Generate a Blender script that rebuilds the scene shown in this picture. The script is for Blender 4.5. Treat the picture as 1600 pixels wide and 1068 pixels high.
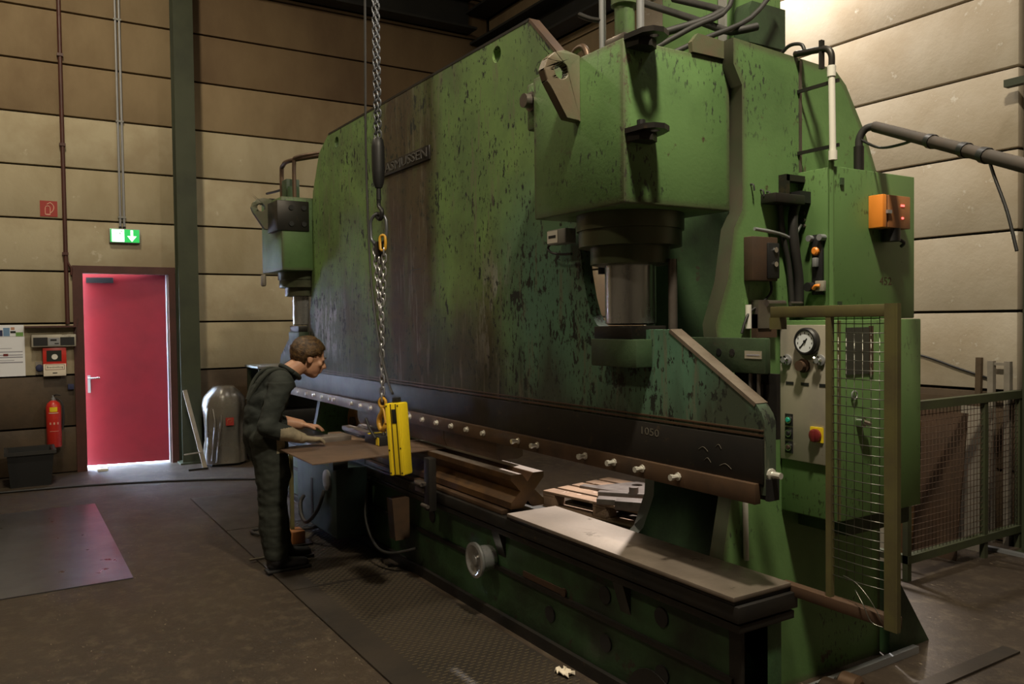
import bpy, bmesh, math, random
from mathutils import Vector, Matrix
from mathutils.geometry import tessellate_polygon
random.seed(7)
for o in list(bpy.data.objects): bpy.data.objects.remove(o)
scene = bpy.context.scene
COL = scene.collection

# ------------------------------------------------------------------ camera
YAW, PITCH, ROLL, FPX, EYE = 0.5585, 0.02764, 0.01195, 1273.2, 1.65
fw = Vector((-math.cos(YAW), math.sin(YAW), 0)); rt = Vector((math.sin(YAW), math.cos(YAW), 0)); up = Vector((0, 0, 1))
F = fw*math.cos(PITCH) - up*math.sin(PITCH); U = up*math.cos(PITCH) + fw*math.sin(PITCH)
R = rt*math.cos(ROLL) - U*math.sin(ROLL); U = U*math.cos(ROLL) + rt*math.sin(ROLL)
cam = bpy.data.objects.new('camera', bpy.data.cameras.new('camera')); COL.objects.link(cam)
m = Matrix((R, U, -F)).transposed().to_4x4(); m.translation = (0, 0, EYE); cam.matrix_world = m
cam.data.sensor_width = 36; cam.data.lens = 36*FPX/1600; cam.data.clip_start = 0.05
scene.camera = cam

# ------------------------------------------------------------------ light and exposure
vs = scene.view_settings
vs.view_transform = 'Standard'; vs.look = 'None'; vs.gamma = 1; vs.use_curve_mapping = False; vs.exposure = 0.0
w = bpy.data.worlds.new('sky'); scene.world = w; w.use_nodes = True
w.node_tree.nodes['Background'].inputs[0].default_value = (0.62, 0.78, 1.0, 1)   # bright overcast daylight, enters only by the door
w.node_tree.nodes['Background'].inputs[1].default_value = 115.0
def lamp(name, loc, target, power, size, col):
    l = bpy.data.lights.new(name, 'AREA'); l.shape = 'DISK'; l.size = size; l.energy = power; l.color = col
    o = bpy.data.objects.new(name, l); COL.objects.link(o); o.location = loc
    o.rotation_euler = (Vector(target)-Vector(loc)).to_track_quat('-Z', 'Y').to_euler(); return o
WARM = (1.0, 0.78, 0.52); NEU = (1.0, 0.9, 0.78)
lamp('hall_lamp_press', (-1.0, 1.55, 5.7), (-1.5, 1.7, 0), 290, 0.40, (1.0, 0.88, 0.66))        # high-bay lamps over and behind the press
lamp('hall_lamp_back', (-4.9, 5.35, 5.25), (-4.4, 4.2, 0), 95, 0.35, NEU)
sl = bpy.data.lights.new('hall_spot_back', 'SPOT'); sl.energy = 3300; sl.spot_size = math.radians(50); sl.spot_blend = .45; sl.shadow_soft_size = .09; sl.color = (1, .93, .86)
so = bpy.data.objects.new('hall_spot_back', sl); COL.objects.link(so); so.location = (-5.1, 5.2, 5.0); so.rotation_euler = (Vector((-4.45, 3.2, 0))-Vector((-5.1, 5.2, 5.0))).to_track_quat('-Z', 'Y').to_euler()
lamp('fill_door', (-7.2, 0.3, 6.4), (-8.6, 0.5, 0), 128, 0.5, (1.0, 0.86, 0.62))  # unseen fill, added to brighten the door wall
lamp('fill_side', (-1.9, 4.6, 6.3), (-2.6, 5.4, 0), 34, 0.5, NEU)  # weak unseen fill, added for the right part of the back wall
lamp('fill_near', (-2.6, -2.6, 6.5), (-3.9, 0.6, 0.5), 75, 0.6, WARM)  # added fill from the viewer's side, lifts the ram and bed fronts

# ------------------------------------------------------------------ materials
MATS = {}
def nodes(name):
    mt = bpy.data.materials.new(name); mt.use_nodes = True; nt = mt.node_tree
    MATS[name] = mt
    return mt, nt, nt.nodes['Principled BSDF']
def N(nt, typ, **k):
    n = nt.nodes.new(typ)
    for a, b in k.items():
        if a in n.inputs: n.inputs[a].default_value = b
        else: setattr(n, a, b)
    return n
def noise(nt, vec, scale, detail=5, rough=.6):
    n = N(nt, 'ShaderNodeTexNoise'); n.inputs['Scale'].default_value = scale; n.inputs['Detail'].default_value = detail
    n.inputs['Roughness'].default_value = rough
    nt.links.new(vec, n.inputs['Vector']); return n.outputs['Fac']
def coords(nt, scale=(1, 1, 1)):
    t = N(nt, 'ShaderNodeNewGeometry'); mp = N(nt, 'ShaderNodeMapping'); mp.inputs['Scale'].default_value = scale
    nt.links.new(t.outputs['Position'], mp.inputs['Vector']); return mp.outputs['Vector']
def ramp(nt, fac, a, b):
    r = N(nt, 'ShaderNodeMapRange'); r.inputs['From Min'].default_value = a; r.inputs['From Max'].default_value = b
    r.clamp = True; nt.links.new(fac, r.inputs['Value']); return r.outputs['Result']
def math_(nt, op, a, b):
    n = N(nt, 'ShaderNodeMath', operation=op)
    for i, v in enumerate((a, b)):
        if isinstance(v, (int, float)): n.inputs[i].default_value = v
        else: nt.links.new(v, n.inputs[i])
    return n.outputs[0]
def mix(nt, fac, a, b):
    n = N(nt, 'ShaderNodeMix', data_type='RGBA')
    if isinstance(fac, (int, float)): n.inputs[0].default_value = fac
    else: nt.links.new(fac, n.inputs[0])
    for i, v in ((6, a), (7, b)):
        if isinstance(v, tuple): n.inputs[i].default_value = (*v, 1)
        else: nt.links.new(v, n.inputs[i])
    return n.outputs[2]
def M(name, col, col2=None, rough=.6, metal=0., scale=3., lo=.4, hi=.7, streak=1., wear=None, wscale=30., wthr=.66, bump=.0, bscale=40., spec=.5, emit=None, estr=0, alpha=None, edge=None, chips=None):
    mt, nt, b = nodes(name); L = nt.links.new
    b.inputs['Roughness'].default_value = rough; b.inputs['Metallic'].default_value = metal
    b.inputs['Specular IOR Level'].default_value = spec
    b.inputs['Base Color'].default_value = (*col, 1)
    if col2 or wear or bump:
        v = coords(nt, (1, 1, streak)); c = col
        if col2: c = mix(nt, ramp(nt, noise(nt, v, scale), lo, hi), col, col2)
        if wear: c = mix(nt, ramp(nt, noise(nt, coords(nt), wscale, 6, .7), wthr, wthr+.05), c, wear)
        if chips: c = mix(nt, math_(nt, 'MULTIPLY', ramp(nt, noise(nt, coords(nt, (1, 1, .45)), 62, 4, .6), .585, .61), ramp(nt, noise(nt, coords(nt), 3.1, 3), .50, .60)), c, chips)
        if edge:
            bv = N(nt, 'ShaderNodeBevel', samples=4); bv.inputs['Radius'].default_value = .055
            gm = N(nt, 'ShaderNodeNewGeometry'); dt = N(nt, 'ShaderNodeVectorMath', operation='DOT_PRODUCT')
            L(bv.outputs[0], dt.inputs[0]); L(gm.outputs['Normal'], dt.inputs[1])
            em = math_(nt, 'SUBTRACT', 1.0, dt.outputs['Value'])
            em = ramp(nt, math_(nt, 'ADD', math_(nt, 'MULTIPLY', em, 7.0), math_(nt, 'SUBTRACT', noise(nt, coords(nt), 9, 6, .7), .5)), .16, .30)
            c = mix(nt, math_(nt, 'MULTIPLY', em, .9), c, edge)
        if not isinstance(c, tuple): L(c, b.inputs['Base Color'])
        if col2:
            rr = N(nt, 'ShaderNodeMapRange'); rr.inputs['To Min'].default_value = max(.05, rough-.1); rr.inputs['To Max'].default_value = min(1, rough+.12)
            L(noise(nt, v, scale*2), rr.inputs['Value']); L(rr.outputs[0], b.inputs['Roughness'])
        if bump:
            bp = N(nt, 'ShaderNodeBump'); bp.inputs['Strength'].default_value = bump; bp.inputs['Distance'].default_value = .01
            L(noise(nt, coords(nt), bscale), bp.inputs['Height']); L(bp.outputs[0], b.inputs['Normal'])
    if emit: b.inputs['Emission Color'].default_value = (*emit, 1); b.inputs['Emission Strength'].default_value = estr
    if alpha is not None: b.inputs['Alpha'].default_value = alpha
    return mt
CON = (.43, .375, .26)
M('concrete', CON, (.33, .27, .175), .85, scale=1.3, lo=.40, hi=.62, wear=(.52, .47, .36), wscale=5, wthr=.66, bump=.25, bscale=25)
M('concrete_b', (.40, .345, .235), (.30, .25, .155), .85, scale=1.1, lo=.38, hi=.62, streak=.5, wear=(.5, .45, .34), wscale=4, wthr=.67, bump=.25, bscale=25)
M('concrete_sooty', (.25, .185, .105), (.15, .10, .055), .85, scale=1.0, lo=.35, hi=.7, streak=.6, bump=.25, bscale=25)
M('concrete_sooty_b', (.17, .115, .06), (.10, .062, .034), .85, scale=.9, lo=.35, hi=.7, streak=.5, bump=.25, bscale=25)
M('concrete_pale', (.50, .44, .355), (.42, .35, .26), .85, scale=1.5, lo=.40, hi=.64, wear=(.58, .54, .47), wscale=6, wthr=.62, bump=.25, bscale=25)
M('dado', (.085, .055, .03), (.045, .03, .018), .6, scale=2, bump=.2, bscale=25)
M('joint', (.09, .065, .042), rough=.9)
M('ceiling', (.03, .028, .025), rough=.9)
M('steel_green', (.036, .044, .020), (.022, .028, .014), .6, scale=2)
M('beam', (.014, .014, .014), (.02, .02, .018), .7, scale=3)
M('plain_wall', (.30, .27, .22), (.22, .19, .15), .9, scale=1)
# floor: dark oiled concrete with specks and scratches
mt, nt, b = nodes('floor'); L = nt.links.new
v = coords(nt)
c = mix(nt, ramp(nt, noise(nt, v, 1.1, 7), .35, .7), (.046, .031, .0195), (.027, .0185, .0135))
c = mix(nt, ramp(nt, noise(nt, v, 9, 8, .75), .50, .62), c, (.066, .048, .031))
vv = coords(nt, (2.2, 6, 1)); sp = ramp(nt, noise(nt, vv, 11, 5, .65), .635, .66)
zone = ramp(nt, noise(nt, coords(nt, (1, 2.2, 1)), 1.1, 4), .47, .62)
c = mix(nt, math_(nt, 'MULTIPLY', sp, zone), c, (.30, .24, .17))
L(c, b.inputs['Base Color'])
rr = N(nt, 'ShaderNodeMapRange'); rr.inputs['To Min'].default_value = .42; rr.inputs['To Max'].default_value = .75
L(noise(nt, v, 2.5), rr.inputs['Value']); L(rr.outputs[0], b.inputs['Roughness'])
bp = N(nt, 'ShaderNodeBump'); bp.inputs['Strength'].default_value = .35; bp.inputs['Distance'].default_value = .01
L(noise(nt, v, 35, 8, .7), bp.inputs['Height']); L(bp.outputs[0], b.inputs['Normal'])
# tread plate with rows of short raised dashes
mt, nt, b = nodes('tread'); L = nt.links.new
v = coords(nt)
c = mix(nt, ramp(nt, noise(nt, v, 3), .35, .7), (.06, .046, .034), (.035, .028, .024)); L(c, b.inputs['Base Color'])
b.inputs['Roughness'].default_value = .42; b.inputs['Metallic'].default_value = .45
br = N(nt, 'ShaderNodeTexBrick'); br.inputs['Scale'].default_value = 1.0; br.inputs['Brick Width'].default_value = .05; br.inputs['Row Height'].default_value = .022
br.inputs['Mortar Size'].default_value = .0075; br.inputs['Mortar Smooth'].default_value = .8
L(v, br.inputs['Vector'])
bp = N(nt, 'ShaderNodeBump'); bp.inputs['Strength'].default_value = .9; bp.inputs['Distance'].default_value = .006; bp.invert = True
L(br.outputs['Fac'], bp.inputs['Height']); L(bp.outputs[0], b.inputs['Normal'])
M('tread_bar', (.16, .13, .09), rough=.35, metal=.5)
M('plate_smooth', (.065, .052, .042), (.04, .034, .03), .45, .4, scale=2.5, bump=.1)
# worn green machine paint
GR, GD, RU = (.125, .235, .080), (.085, .165, .055), (.075, .05, .032)
M('green', GR, GD, .48, scale=1.6, lo=.40, hi=.62, wear=RU, wscale=7, wthr=.635, bump=.1, bscale=60, edge=(.085, .068, .05), chips=(.035, .05, .03))
M('green_cab', (.115, .215, .072), (.085, .165, .055), .45, scale=1.2, lo=.4, hi=.8, wear=(.05, .06, .03), wscale=14, wthr=.66, chips=(.05, .08, .03))
M('green_dirty_shade', (.042, .08, .036), (.018, .026, .015), .55, scale=2.2, lo=.38, hi=.62, wear=(.04, .03, .022), wscale=7, wthr=.62, bump=.15)  # dirty green; on the inner frame plates its darkness stands in for shade
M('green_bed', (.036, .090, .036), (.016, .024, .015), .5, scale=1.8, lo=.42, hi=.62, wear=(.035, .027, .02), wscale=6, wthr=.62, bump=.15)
M('green_edge', (.13, .10, .065), (.09, .12, .06), .5, scale=5, bump=.1)
M('edge_shaded', (.050, .062, .034), (.055, .045, .03), .6, scale=5)  # shade painted onto the plate edges that face the front
M('green_rail', (.11, .10, .035), (.075, .06, .03), .55, scale=6, wear=(.06, .035, .02), wscale=18, wthr=.66)
M('green_rail2', (.055, .065, .03), (.04, .04, .025), .6, scale=5)
M('teal', (.03, .06, .06), (.02, .035, .04), .5, scale=3)
# the big ram face: green paint, brown oil stains in columns, chipped grey patches
mt, nt, b = nodes('ram'); L = nt.links.new
v = coords(nt); sx = N(nt, 'ShaderNodeSeparateXYZ'); L(v, sx.inputs[0]); X_, Z_ = sx.outputs[0], sx.outputs[2]
vs_ = coords(nt, (1.0, 1, .16))
n1 = noise(nt, vs_, 1.7, 6, .6); n2 = noise(nt, coords(nt), 2.2, 7, .65); n3 = noise(nt, coords(nt, (1, 1, .4)), 22, 6, .7); n4 = noise(nt, coords(nt, (1, 1, .25)), 9, 6, .7)
c = mix(nt, ramp(nt, n2, .40, .60), (.135, .225, .070), (.095, .155, .058))
def band(x0, x1, x2, x3): return math_(nt, 'MULTIPLY', ramp(nt, X_, x0, x1), ramp(nt, X_, x3, x2))
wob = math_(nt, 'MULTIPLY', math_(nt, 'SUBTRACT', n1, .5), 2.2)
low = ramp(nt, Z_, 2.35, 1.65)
c = mix(nt, math_(nt, 'MULTIPLY', ramp(nt, X_, -3.95, -3.55), math_(nt, 'MULTIPLY', ramp(nt, Z_, 2.45, 1.95), .85)), c, (.085, .195, .140))   # bluer green low down by the cylinder
brown = math_(nt, 'MULTIPLY', band(-5.75, -5.30, -4.75, -4.40), .95)                          # oil-stained column under the crane
olive = math_(nt, 'MULTIPLY', band(-4.60, -4.35, -4.0, -3.75), math_(nt, 'ADD', math_(nt, 'MULTIPLY', low, .75), .18))
left_ = math_(nt, 'MULTIPLY', band(-7.2, -6.9, -5.9, -5.5), math_(nt, 'MULTIPLY', low, .55))
st = math_(nt, 'MAXIMUM', math_(nt, 'MAXIMUM', brown, olive), left_)
st = ramp(nt, math_(nt, 'ADD', st, math_(nt, 'ADD', wob, math_(nt, 'MULTIPLY', math_(nt, 'SUBTRACT', n2, .5), 1.2))), .12, 1.0)
c = mix(nt, st, c, mix(nt, ramp(nt, n2, .42, .58), (.056, .036, .022), (.070, .054, .028)))
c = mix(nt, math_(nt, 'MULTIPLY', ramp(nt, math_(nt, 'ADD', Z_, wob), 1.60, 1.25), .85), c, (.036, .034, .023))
leftm = math_(nt, 'MULTIPLY', ramp(nt, X_, -6.15, -6.5), math_(nt, 'MULTIPLY', ramp(nt, Z_, 1.95, 1.75), ramp(nt, Z_, 1.3, 1.42)))
midm = math_(nt, 'MULTIPLY', math_(nt, 'MULTIPLY', ramp(nt, X_, -4.15, -3.95), ramp(nt, X_, -3.7, -3.85)), math_(nt, 'MULTIPLY', ramp(nt, Z_, 2.05, 1.85), ramp(nt, Z_, 1.3, 1.5)))
c = mix(nt, math_(nt, 'MULTIPLY', leftm, .7), c, (.12, .13, .12))
chips = math_(nt, 'MULTIPLY', ramp(nt, n4, .50, .55), math_(nt, 'ADD', leftm, math_(nt, 'MULTIPLY', midm, .6)))
c = mix(nt, chips, c, (.26, .25, .25))
teal = math_(nt, 'MULTIPLY', ramp(nt, X_, -4.05, -3.75), ramp(nt, Z_, 2.25, 1.95))
big = math_(nt, 'ADD', math_(nt, 'MULTIPLY', teal, .012), math_(nt, 'MULTIPLY', math_(nt, 'SUBTRACT', noise(nt, coords(nt), 2.3, 3), .5), .25))
c = mix(nt, ramp(nt, math_(nt, 'ADD', noise(nt, coords(nt, (1, 1, .55)), 20, 7, .68), big), .60, .625), c, (.016, .020, .016))
c = mix(nt, ramp(nt, math_(nt, 'ADD', noise(nt, coords(nt, (1, 1, .4)), 55, 4, .6), big), .61, .64), c, (.020, .024, .018))
c = mix(nt, math_(nt, 'MULTIPLY', ramp(nt, noise(nt, coords(nt, (1, 1, .10)), 26, 4, .6), .585, .66), .55), c, (.14, .13, .09))
edge = ramp(nt, n4, .60, .64); c = mix(nt, math_(nt, 'MULTIPLY', edge, .35), c, (.15, .14, .10))
L(c, b.inputs['Base Color']); b.inputs['Roughness'].default_value = .62; b.inputs['Specular IOR Level'].default_value = .3
bp = N(nt, 'ShaderNodeBump'); bp.inputs['Strength'].default_value = .12; bp.inputs['Distance'].default_value = .01
L(n3, bp.inputs['Height']); L(bp.outputs[0], b.inputs['Normal'])
M('dark_steel', (.035, .031, .028), (.02, .02, .02), .42, .5, scale=4, wear=(.06, .045, .03), wscale=12, wthr=.62)
M('bare_steel', (.22, .19, .17), (.13, .11, .095), .38, .75, scale=5, wear=(.08, .06, .05), wscale=9, wthr=.62)
M('part_steel', (.13, .11, .10), (.075, .06, .055), .5, .4, scale=9)
M('edge_steel', (.30, .25, .20), (.16, .12, .09), .4, .6, scale=8)
M('bed_steel', (.29, .24, .20), (.17, .14, .115), .36, .55, scale=3.2, wear=(.10, .08, .06), wscale=7, wthr=.63, bump=.05)
M('brown_steel', (.11, .066, .040), (.06, .04, .03), .45, .45, scale=6, wear=(.16, .11, .07), wscale=16, wthr=.66)
M('die_steel', (.16, .085, .035), (.07, .04, .025), .4, .5, scale=7)
M('die_top', (.42, .36, .32), (.25, .2, .17), .35, .6, scale=6)
M('sheet_brown', (.15, .095, .066), (.10, .066, .05), .55, .2, scale=3, bump=.05)
M('sheet_steel', (.24, .24, .27), (.19, .19, .215), .30, .95, scale=2.2, lo=.3, hi=.7)
M('chrome', (.62, .62, .62), rough=.16, metal=1)
M('bolt', (.70, .68, .62), rough=.25, metal=.45)
M('rod_steel', (.52, .53, .54), (.36, .37, .38), .24, .75, scale=6, streak=.2)
M('collar', (.075, .095, .05), (.085, .08, .05), .34, .3, scale=5)
M('black', (.012, .012, .013), rough=.5)
M('rubber', (.02, .019, .018), (.03, .028, .026), .6, scale=8)
M('lagging', (.040, .032, .026), (.06, .045, .035), .8, scale=9)
M('letters', (.075, .072, .068), rough=.6)
M('drum_orange', (.34, .15, .03), (.22, .09, .02), .55, scale=6)
M('rust', (.075, .040, .022), (.045, .027, .017), .7, .1, scale=5)
M('orange', (.80, .26, .035), rough=.4)
M('orange_dull', (.42, .17, .06), (.33, .14, .06), rough=.45, scale=6)
M('yellow', (.88, .66, .02), (.74, .54, .02), .4, scale=6, wear=(.10, .08, .03), wscale=16, wthr=.66)
M('yellow_hook', (.62, .33, .03), (.4, .22, .03), .4, scale=9)
M('chain', (.46, .46, .48), rough=.25, metal=.7)
M('chain_dark', (.16, .17, .19), rough=.35, metal=.6)
M('grey_panel', (.40, .37, .30), (.30, .28, .24), .45, .2, scale=4, wear=(.18, .16, .13), wscale=6, wthr=.66)
M('grey', (.22, .22, .21), rough=.5)
M('white', (.72, .70, .64), rough=.5)
M('paper', (.80, .82, .88), rough=.7)
M('paper_cream', (.78, .70, .58), rough=.7)
M('print_grey', (.32, .32, .38), rough=.8)
M('print_blue', (.16, .28, .45), rough=.8)
M('print_green', (.18, .36, .10), rough=.8)
M('print_navy', (.03, .035, .09), rough=.8)
M('red_sign', (.32, .025, .018), rough=.5)
M('sign_line', (.72, .40, .30), rough=.5)
M('red', (.55, .03, .02), rough=.35)
M('red_door', (.24, .014, .022), (.20, .011, .018), .42, scale=2)
M('red_dark', (.16, .02, .02), rough=.4)
M('frame_brown', (.075, .022, .016), (.05, .016, .012), .5, scale=4)
M('galvanised', (.34, .35, .37), rough=.4, metal=.5)
M('wire', (.16, .16, .14), rough=.35, metal=.8)
M('dial', (.75, .80, .85), rough=.3)
M('glass_dark', (.03, .035, .03), rough=.15)
M('green_knob', (.02, .35, .26), rough=.3)
M('exit_green', (.01, .30, .05), rough=.4, emit=(.02, .55, .10), estr=.9)
M('exit_white', (.9, 1, .92), rough=.4, emit=(.80, 1, .88), estr=2.6)
M('red_led', (.8, .05, .05), rough=.3, emit=(1, .12, .10), estr=3)
M('wood', (.20, .125, .08), (.12, .075, .05), .75, scale=5, streak=1, wear=(.30, .21, .16), wscale=10, wthr=.62, bump=.2)
M('wood_grey', (.26, .23, .19), (.17, .15, .12), .8, scale=6)
M('plastic_cover', (.13, .115, .095), (.07, .065, .06), .28, scale=2.5, bump=.5, bscale=7, spec=.8)
M('skin', (.50, .27, .17), (.44, .22, .14), .5, scale=12)
M('hair', (.038, .020, .009), (.12, .065, .022), .42, scale=45, lo=.42, hi=.62, bump=.6, bscale=120)
M('cloth', (.015, .020, .018), (.024, .029, .025), .85, scale=6, bump=.5, bscale=14)
M('cloth_leg', (.022, .026, .020), (.014, .017, .014), .85, scale=5, bump=.5, bscale=12)
M('glove', (.30, .25, .17), (.2, .17, .12), .85, scale=12, bump=.4, bscale=30)
M('shoe', (.018, .018, .022), rough=.45)
M('chalk', (.10, .09, .07), rough=.9)
M('outside', (.40, .42, .45), rough=.9)
M('lip', (.42, .17, .13), rough=.5)
M('eye', (.05, .03, .02), rough=.3)

# ------------------------------------------------------------------ mesh helpers
class Thing:
    """an Empty at the thing's base; parts are meshes written in world coordinates"""
    def __init__(s, name, label, cat, base, group=None):
        s.base = Vector(base); s.o = bpy.data.objects.new(name, None); COL.objects.link(s.o)
        s.o.location = base; s.o.empty_display_size = .1; s.o['label'] = label; s.o['category'] = cat
        if group: s.o['group'] = group
class Piece:
    def __init__(s, o, base): s.o = o; s.base = base
def emit(name, bm, mat, parent=None, label=None, cat=None, kind=None, group=None, sharp=.6, mats=None):
    bmesh.ops.recalc_face_normals(bm, faces=bm.faces)
    for f in bm.faces: f.smooth = True
    for e in bm.edges:
        if len(e.link_faces) != 2 or e.calc_face_angle(0) > sharp: e.smooth = False
    if parent: base = parent.base
    else:
        lo = [min(v.co[i] for v in bm.verts) for i in range(3)]; hi = [max(v.co[i] for v in bm.verts) for i in range(3)]
        base = Vector(((lo[0]+hi[0])/2, (lo[1]+hi[1])/2, lo[2])) if not kind == 'structure' else Vector((0, 0, 0))
    bmesh.ops.translate(bm, vec=-base, verts=bm.verts)
    me = bpy.data.meshes.new(name); bm.to_mesh(me); bm.free()
    for mm in (mats or [mat]): me.materials.append(MATS[mm])
    o = bpy.data.objects.new(name, me); COL.objects.link(o)
    if parent: o.parent = parent.o
    else: o.location = base
    if label: o['label'] = label
    if cat: o['category'] = cat
    if kind: o['kind'] = kind
    if group: o['group'] = group
    return Piece(o, base)
def nb(): return bmesh.new()
def a_box(bm, x0, x1, y0, y1, z0, z1, bev=0):
    b2 = bmesh.new(); bmesh.ops.create_cube(b2, size=1)
    for v in b2.verts: v.co = Vector(((x0+x1)/2+v.co.x*(x1-x0), (y0+y1)/2+v.co.y*(y1-y0), (z0+z1)/2+v.co.z*(z1-z0)))
    if bev: bmesh.ops.bevel(b2, geom=b2.edges[:], offset=bev, segments=2, affect='EDGES', profile=.5)
    join(bm, b2)
def join(bm, b2):
    me = bpy.data.meshes.new('t'); b2.to_mesh(me); b2.free(); bm.from_mesh(me); bpy.data.meshes.remove(me)
def frame_of(d):
    d = Vector(d).normalized(); a = Vector((0, 0, 1)) if abs(d.z) < .9 else Vector((1, 0, 0))
    x = d.cross(a).normalized(); return x, d.cross(x).normalized(), d
def a_lathe(bm, prof, c, axis, n=24):
    """prof: (radius, distance along axis)"""
    x, y, d = frame_of(axis); c = Vector(c); rings = []
    for r, h in prof:
        if r <= 1e-6: rings.append([bm.verts.new(c+d*h)])
        else: rings.append([bm.verts.new(c+d*h+(x*math.cos(2*math.pi*i/n)+y*math.sin(2*math.pi*i/n))*r) for i in range(n)])
    for a, b in zip(rings, rings[1:]):
        for i in range(n):
            j = (i+1) % n
            if len(a) == 1 and len(b) == 1: continue
            if len(a) == 1: bm.faces.new((a[0], b[i], b[j]))
            elif len(b) == 1: bm.faces.new((a[i], a[j], b[0]))
            else: bm.faces.new((a[i], a[j], b[j], b[i]))
    for r in (rings[0], rings[-1]):
        if len(r) > 2: bm.faces.new(r)
def a_cyl(bm, p0, p1, r, n=16, r1=None):
    p0, p1 = Vector(p0), Vector(p1); a_lathe(bm, [(r, 0), (r if r1 is None else r1, (p1-p0).length)], p0, p1-p0, n)
def smooth_path(pts, k=6):
    pts = [Vector(p) for p in pts]
    if len(pts) < 3: return pts
    out = []
    for i in range(len(pts)-1):
        p0 = pts[max(i-1, 0)]; p1 = pts[i]; p2 = pts[i+1]; p3 = pts[min(i+2, len(pts)-1)]
        for s in range(k):
            t = s/k; out.append(.5*((2*p1)+(p2-p0)*t+(2*p0-5*p1+4*p2-p3)*t*t+(3*p1-p0-3*p2+p3)*t**3))
    return out+[pts[-1]]
def lerp_list(l, t):
    q = t*(len(l)-1); i = min(int(q), len(l)-2); return l[i]+(l[i+1]-l[i])*(q-i)
def a_tube(bm, pts, r, n=8, k=6, closed=False):
    pts = smooth_path(pts, k) if k else [Vector(p) for p in pts]
    prev = None; rings = []
    for i, p in enumerate(pts):
        d = (pts[min(i+1, len(pts)-1)]-pts[max(i-1, 0)]).normalized()
        if prev is None: x = frame_of(d)[0]
        else: x = (prev-d*prev.dot(d)).normalized()
        prev = x; y = d.cross(x)
        rr = lerp_list(r, i/(len(pts)-1)) if isinstance(r, list) else r
        rings.append([bm.verts.new(p+(x*math.cos(2*math.pi*j/n)+y*math.sin(2*math.pi*j/n))*rr) for j in range(n)])
    for a, b in zip(rings, rings[1:]):
        for i in range(n): bm.faces.new((a[i], a[(i+1) % n], b[(i+1) % n], b[i]))
    bm.faces.new(rings[0]); bm.faces.new(rings[-1])
def a_prism(bm, pts, axis, a0, a1, holes=()):
    """2-D polygon extruded along axis 0/1/2; pts in the other two axes in x,y,z order"""
    def P(p, a):
        q = list(p); q.insert(axis, a); return Vector(q)
    loops = [list(pts)]+[list(h) for h in holes]
    tri = tessellate_polygon([[Vector((p[0], p[1], 0)) for p in l] for l in loops])
    flat = [p for l in loops for p in l]
    if not holes:
        va = [bm.verts.new(P(p, a0)) for p in flat]; vb = [bm.verts.new(P(p, a1)) for p in flat]
        bm.faces.new(va); bm.faces.new(vb)
    else:
        va = [bm.verts.new(P(p, a0)) for p in flat]; vb = [bm.verts.new(P(p, a1)) for p in flat]
        for t in tri: bm.faces.new([va[i] for i in t]); bm.faces.new([vb[i] for i in t])
    k = 0
    for l in loops:
        n = len(l)
        for i in range(n): bm.faces.new((va[k+i], va[k+(i+1) % n], vb[k+(i+1) % n], vb[k+i]))
        k += n
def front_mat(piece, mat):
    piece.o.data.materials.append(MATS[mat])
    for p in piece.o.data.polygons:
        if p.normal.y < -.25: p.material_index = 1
def circ(cx, cy, r, n=18): return [(cx+r*math.cos(2*math.pi*i/n), cy+r*math.sin(2*math.pi*i/n)) for i in range(n)]
def box(name, x0, x1, y0, y1, z0, z1, mat, parent=None, bev=0, **k):
    bm = nb(); a_box(bm, min(x0, x1), max(x0, x1), min(y0, y1), max(y0, y1), min(z0, z1), max(z0, z1), bev); return emit(name, bm, mat, parent, **k)
def cyl(name, p0, p1, r, mat, parent=None, n=16, r1=None, **k):
    bm = nb(); a_cyl(bm, p0, p1, r, n, r1); return emit(name, bm, mat, parent, **k)
def tube(name, pts, r, mat, parent=None, n=8, kk=6, **k):
    bm = nb(); a_tube(bm, pts, r, n, kk); return emit(name, bm, mat, parent, sharp=1.2, **k)
def lathe(name, prof, c, axis, mat, parent=None, n=24, **k):
    bm = nb(); a_lathe(bm, prof, c, axis, n); return emit(name, bm, mat, parent, **k)
def prism(name, pts, axis, a0, a1, mat, parent=None, holes=(), bev=0, **k):
    bm = nb(); a_prism(bm, pts, axis, a0, a1, holes)
    if bev: bmesh.ops.bevel(bm, geom=bm.edges[:], offset=bev, segments=1, affect='EDGES')
    return emit(name, bm, mat, parent, **k)
def text(name, s, size, origin, xdir, ydir, mat, parent, depth=.002, fit=None):
    cu = bpy.data.curves.new('t', 'FONT'); cu.body = s; cu.size = size; cu.extrude = depth; cu.align_x = 'CENTER'; cu.align_y = 'CENTER'; cu.resolution_u = 2
    to = bpy.data.objects.new('t', cu); COL.objects.link(to); bpy.context.view_layer.update()
    me = bpy.data.meshes.new_from_object(to.evaluated_get(bpy.context.evaluated_depsgraph_get()))
    bpy.data.objects.remove(to); bpy.data.curves.remove(cu)
    bm = nb(); bm.from_mesh(me); bpy.data.meshes.remove(me)
    xd = Vector(xdir).normalized(); yd = Vector(ydir).normalized(); zd = xd.cross(yd)
    wd = max(v.co.x for v in bm.verts)-min(v.co.x for v in bm.verts); sc = fit/wd if fit else 1
    for v in bm.verts: v.co = Vector(origin)+xd*v.co.x*sc+yd*v.co.y+zd*v.co.z
    return emit(name, bm, mat, parent)

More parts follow.
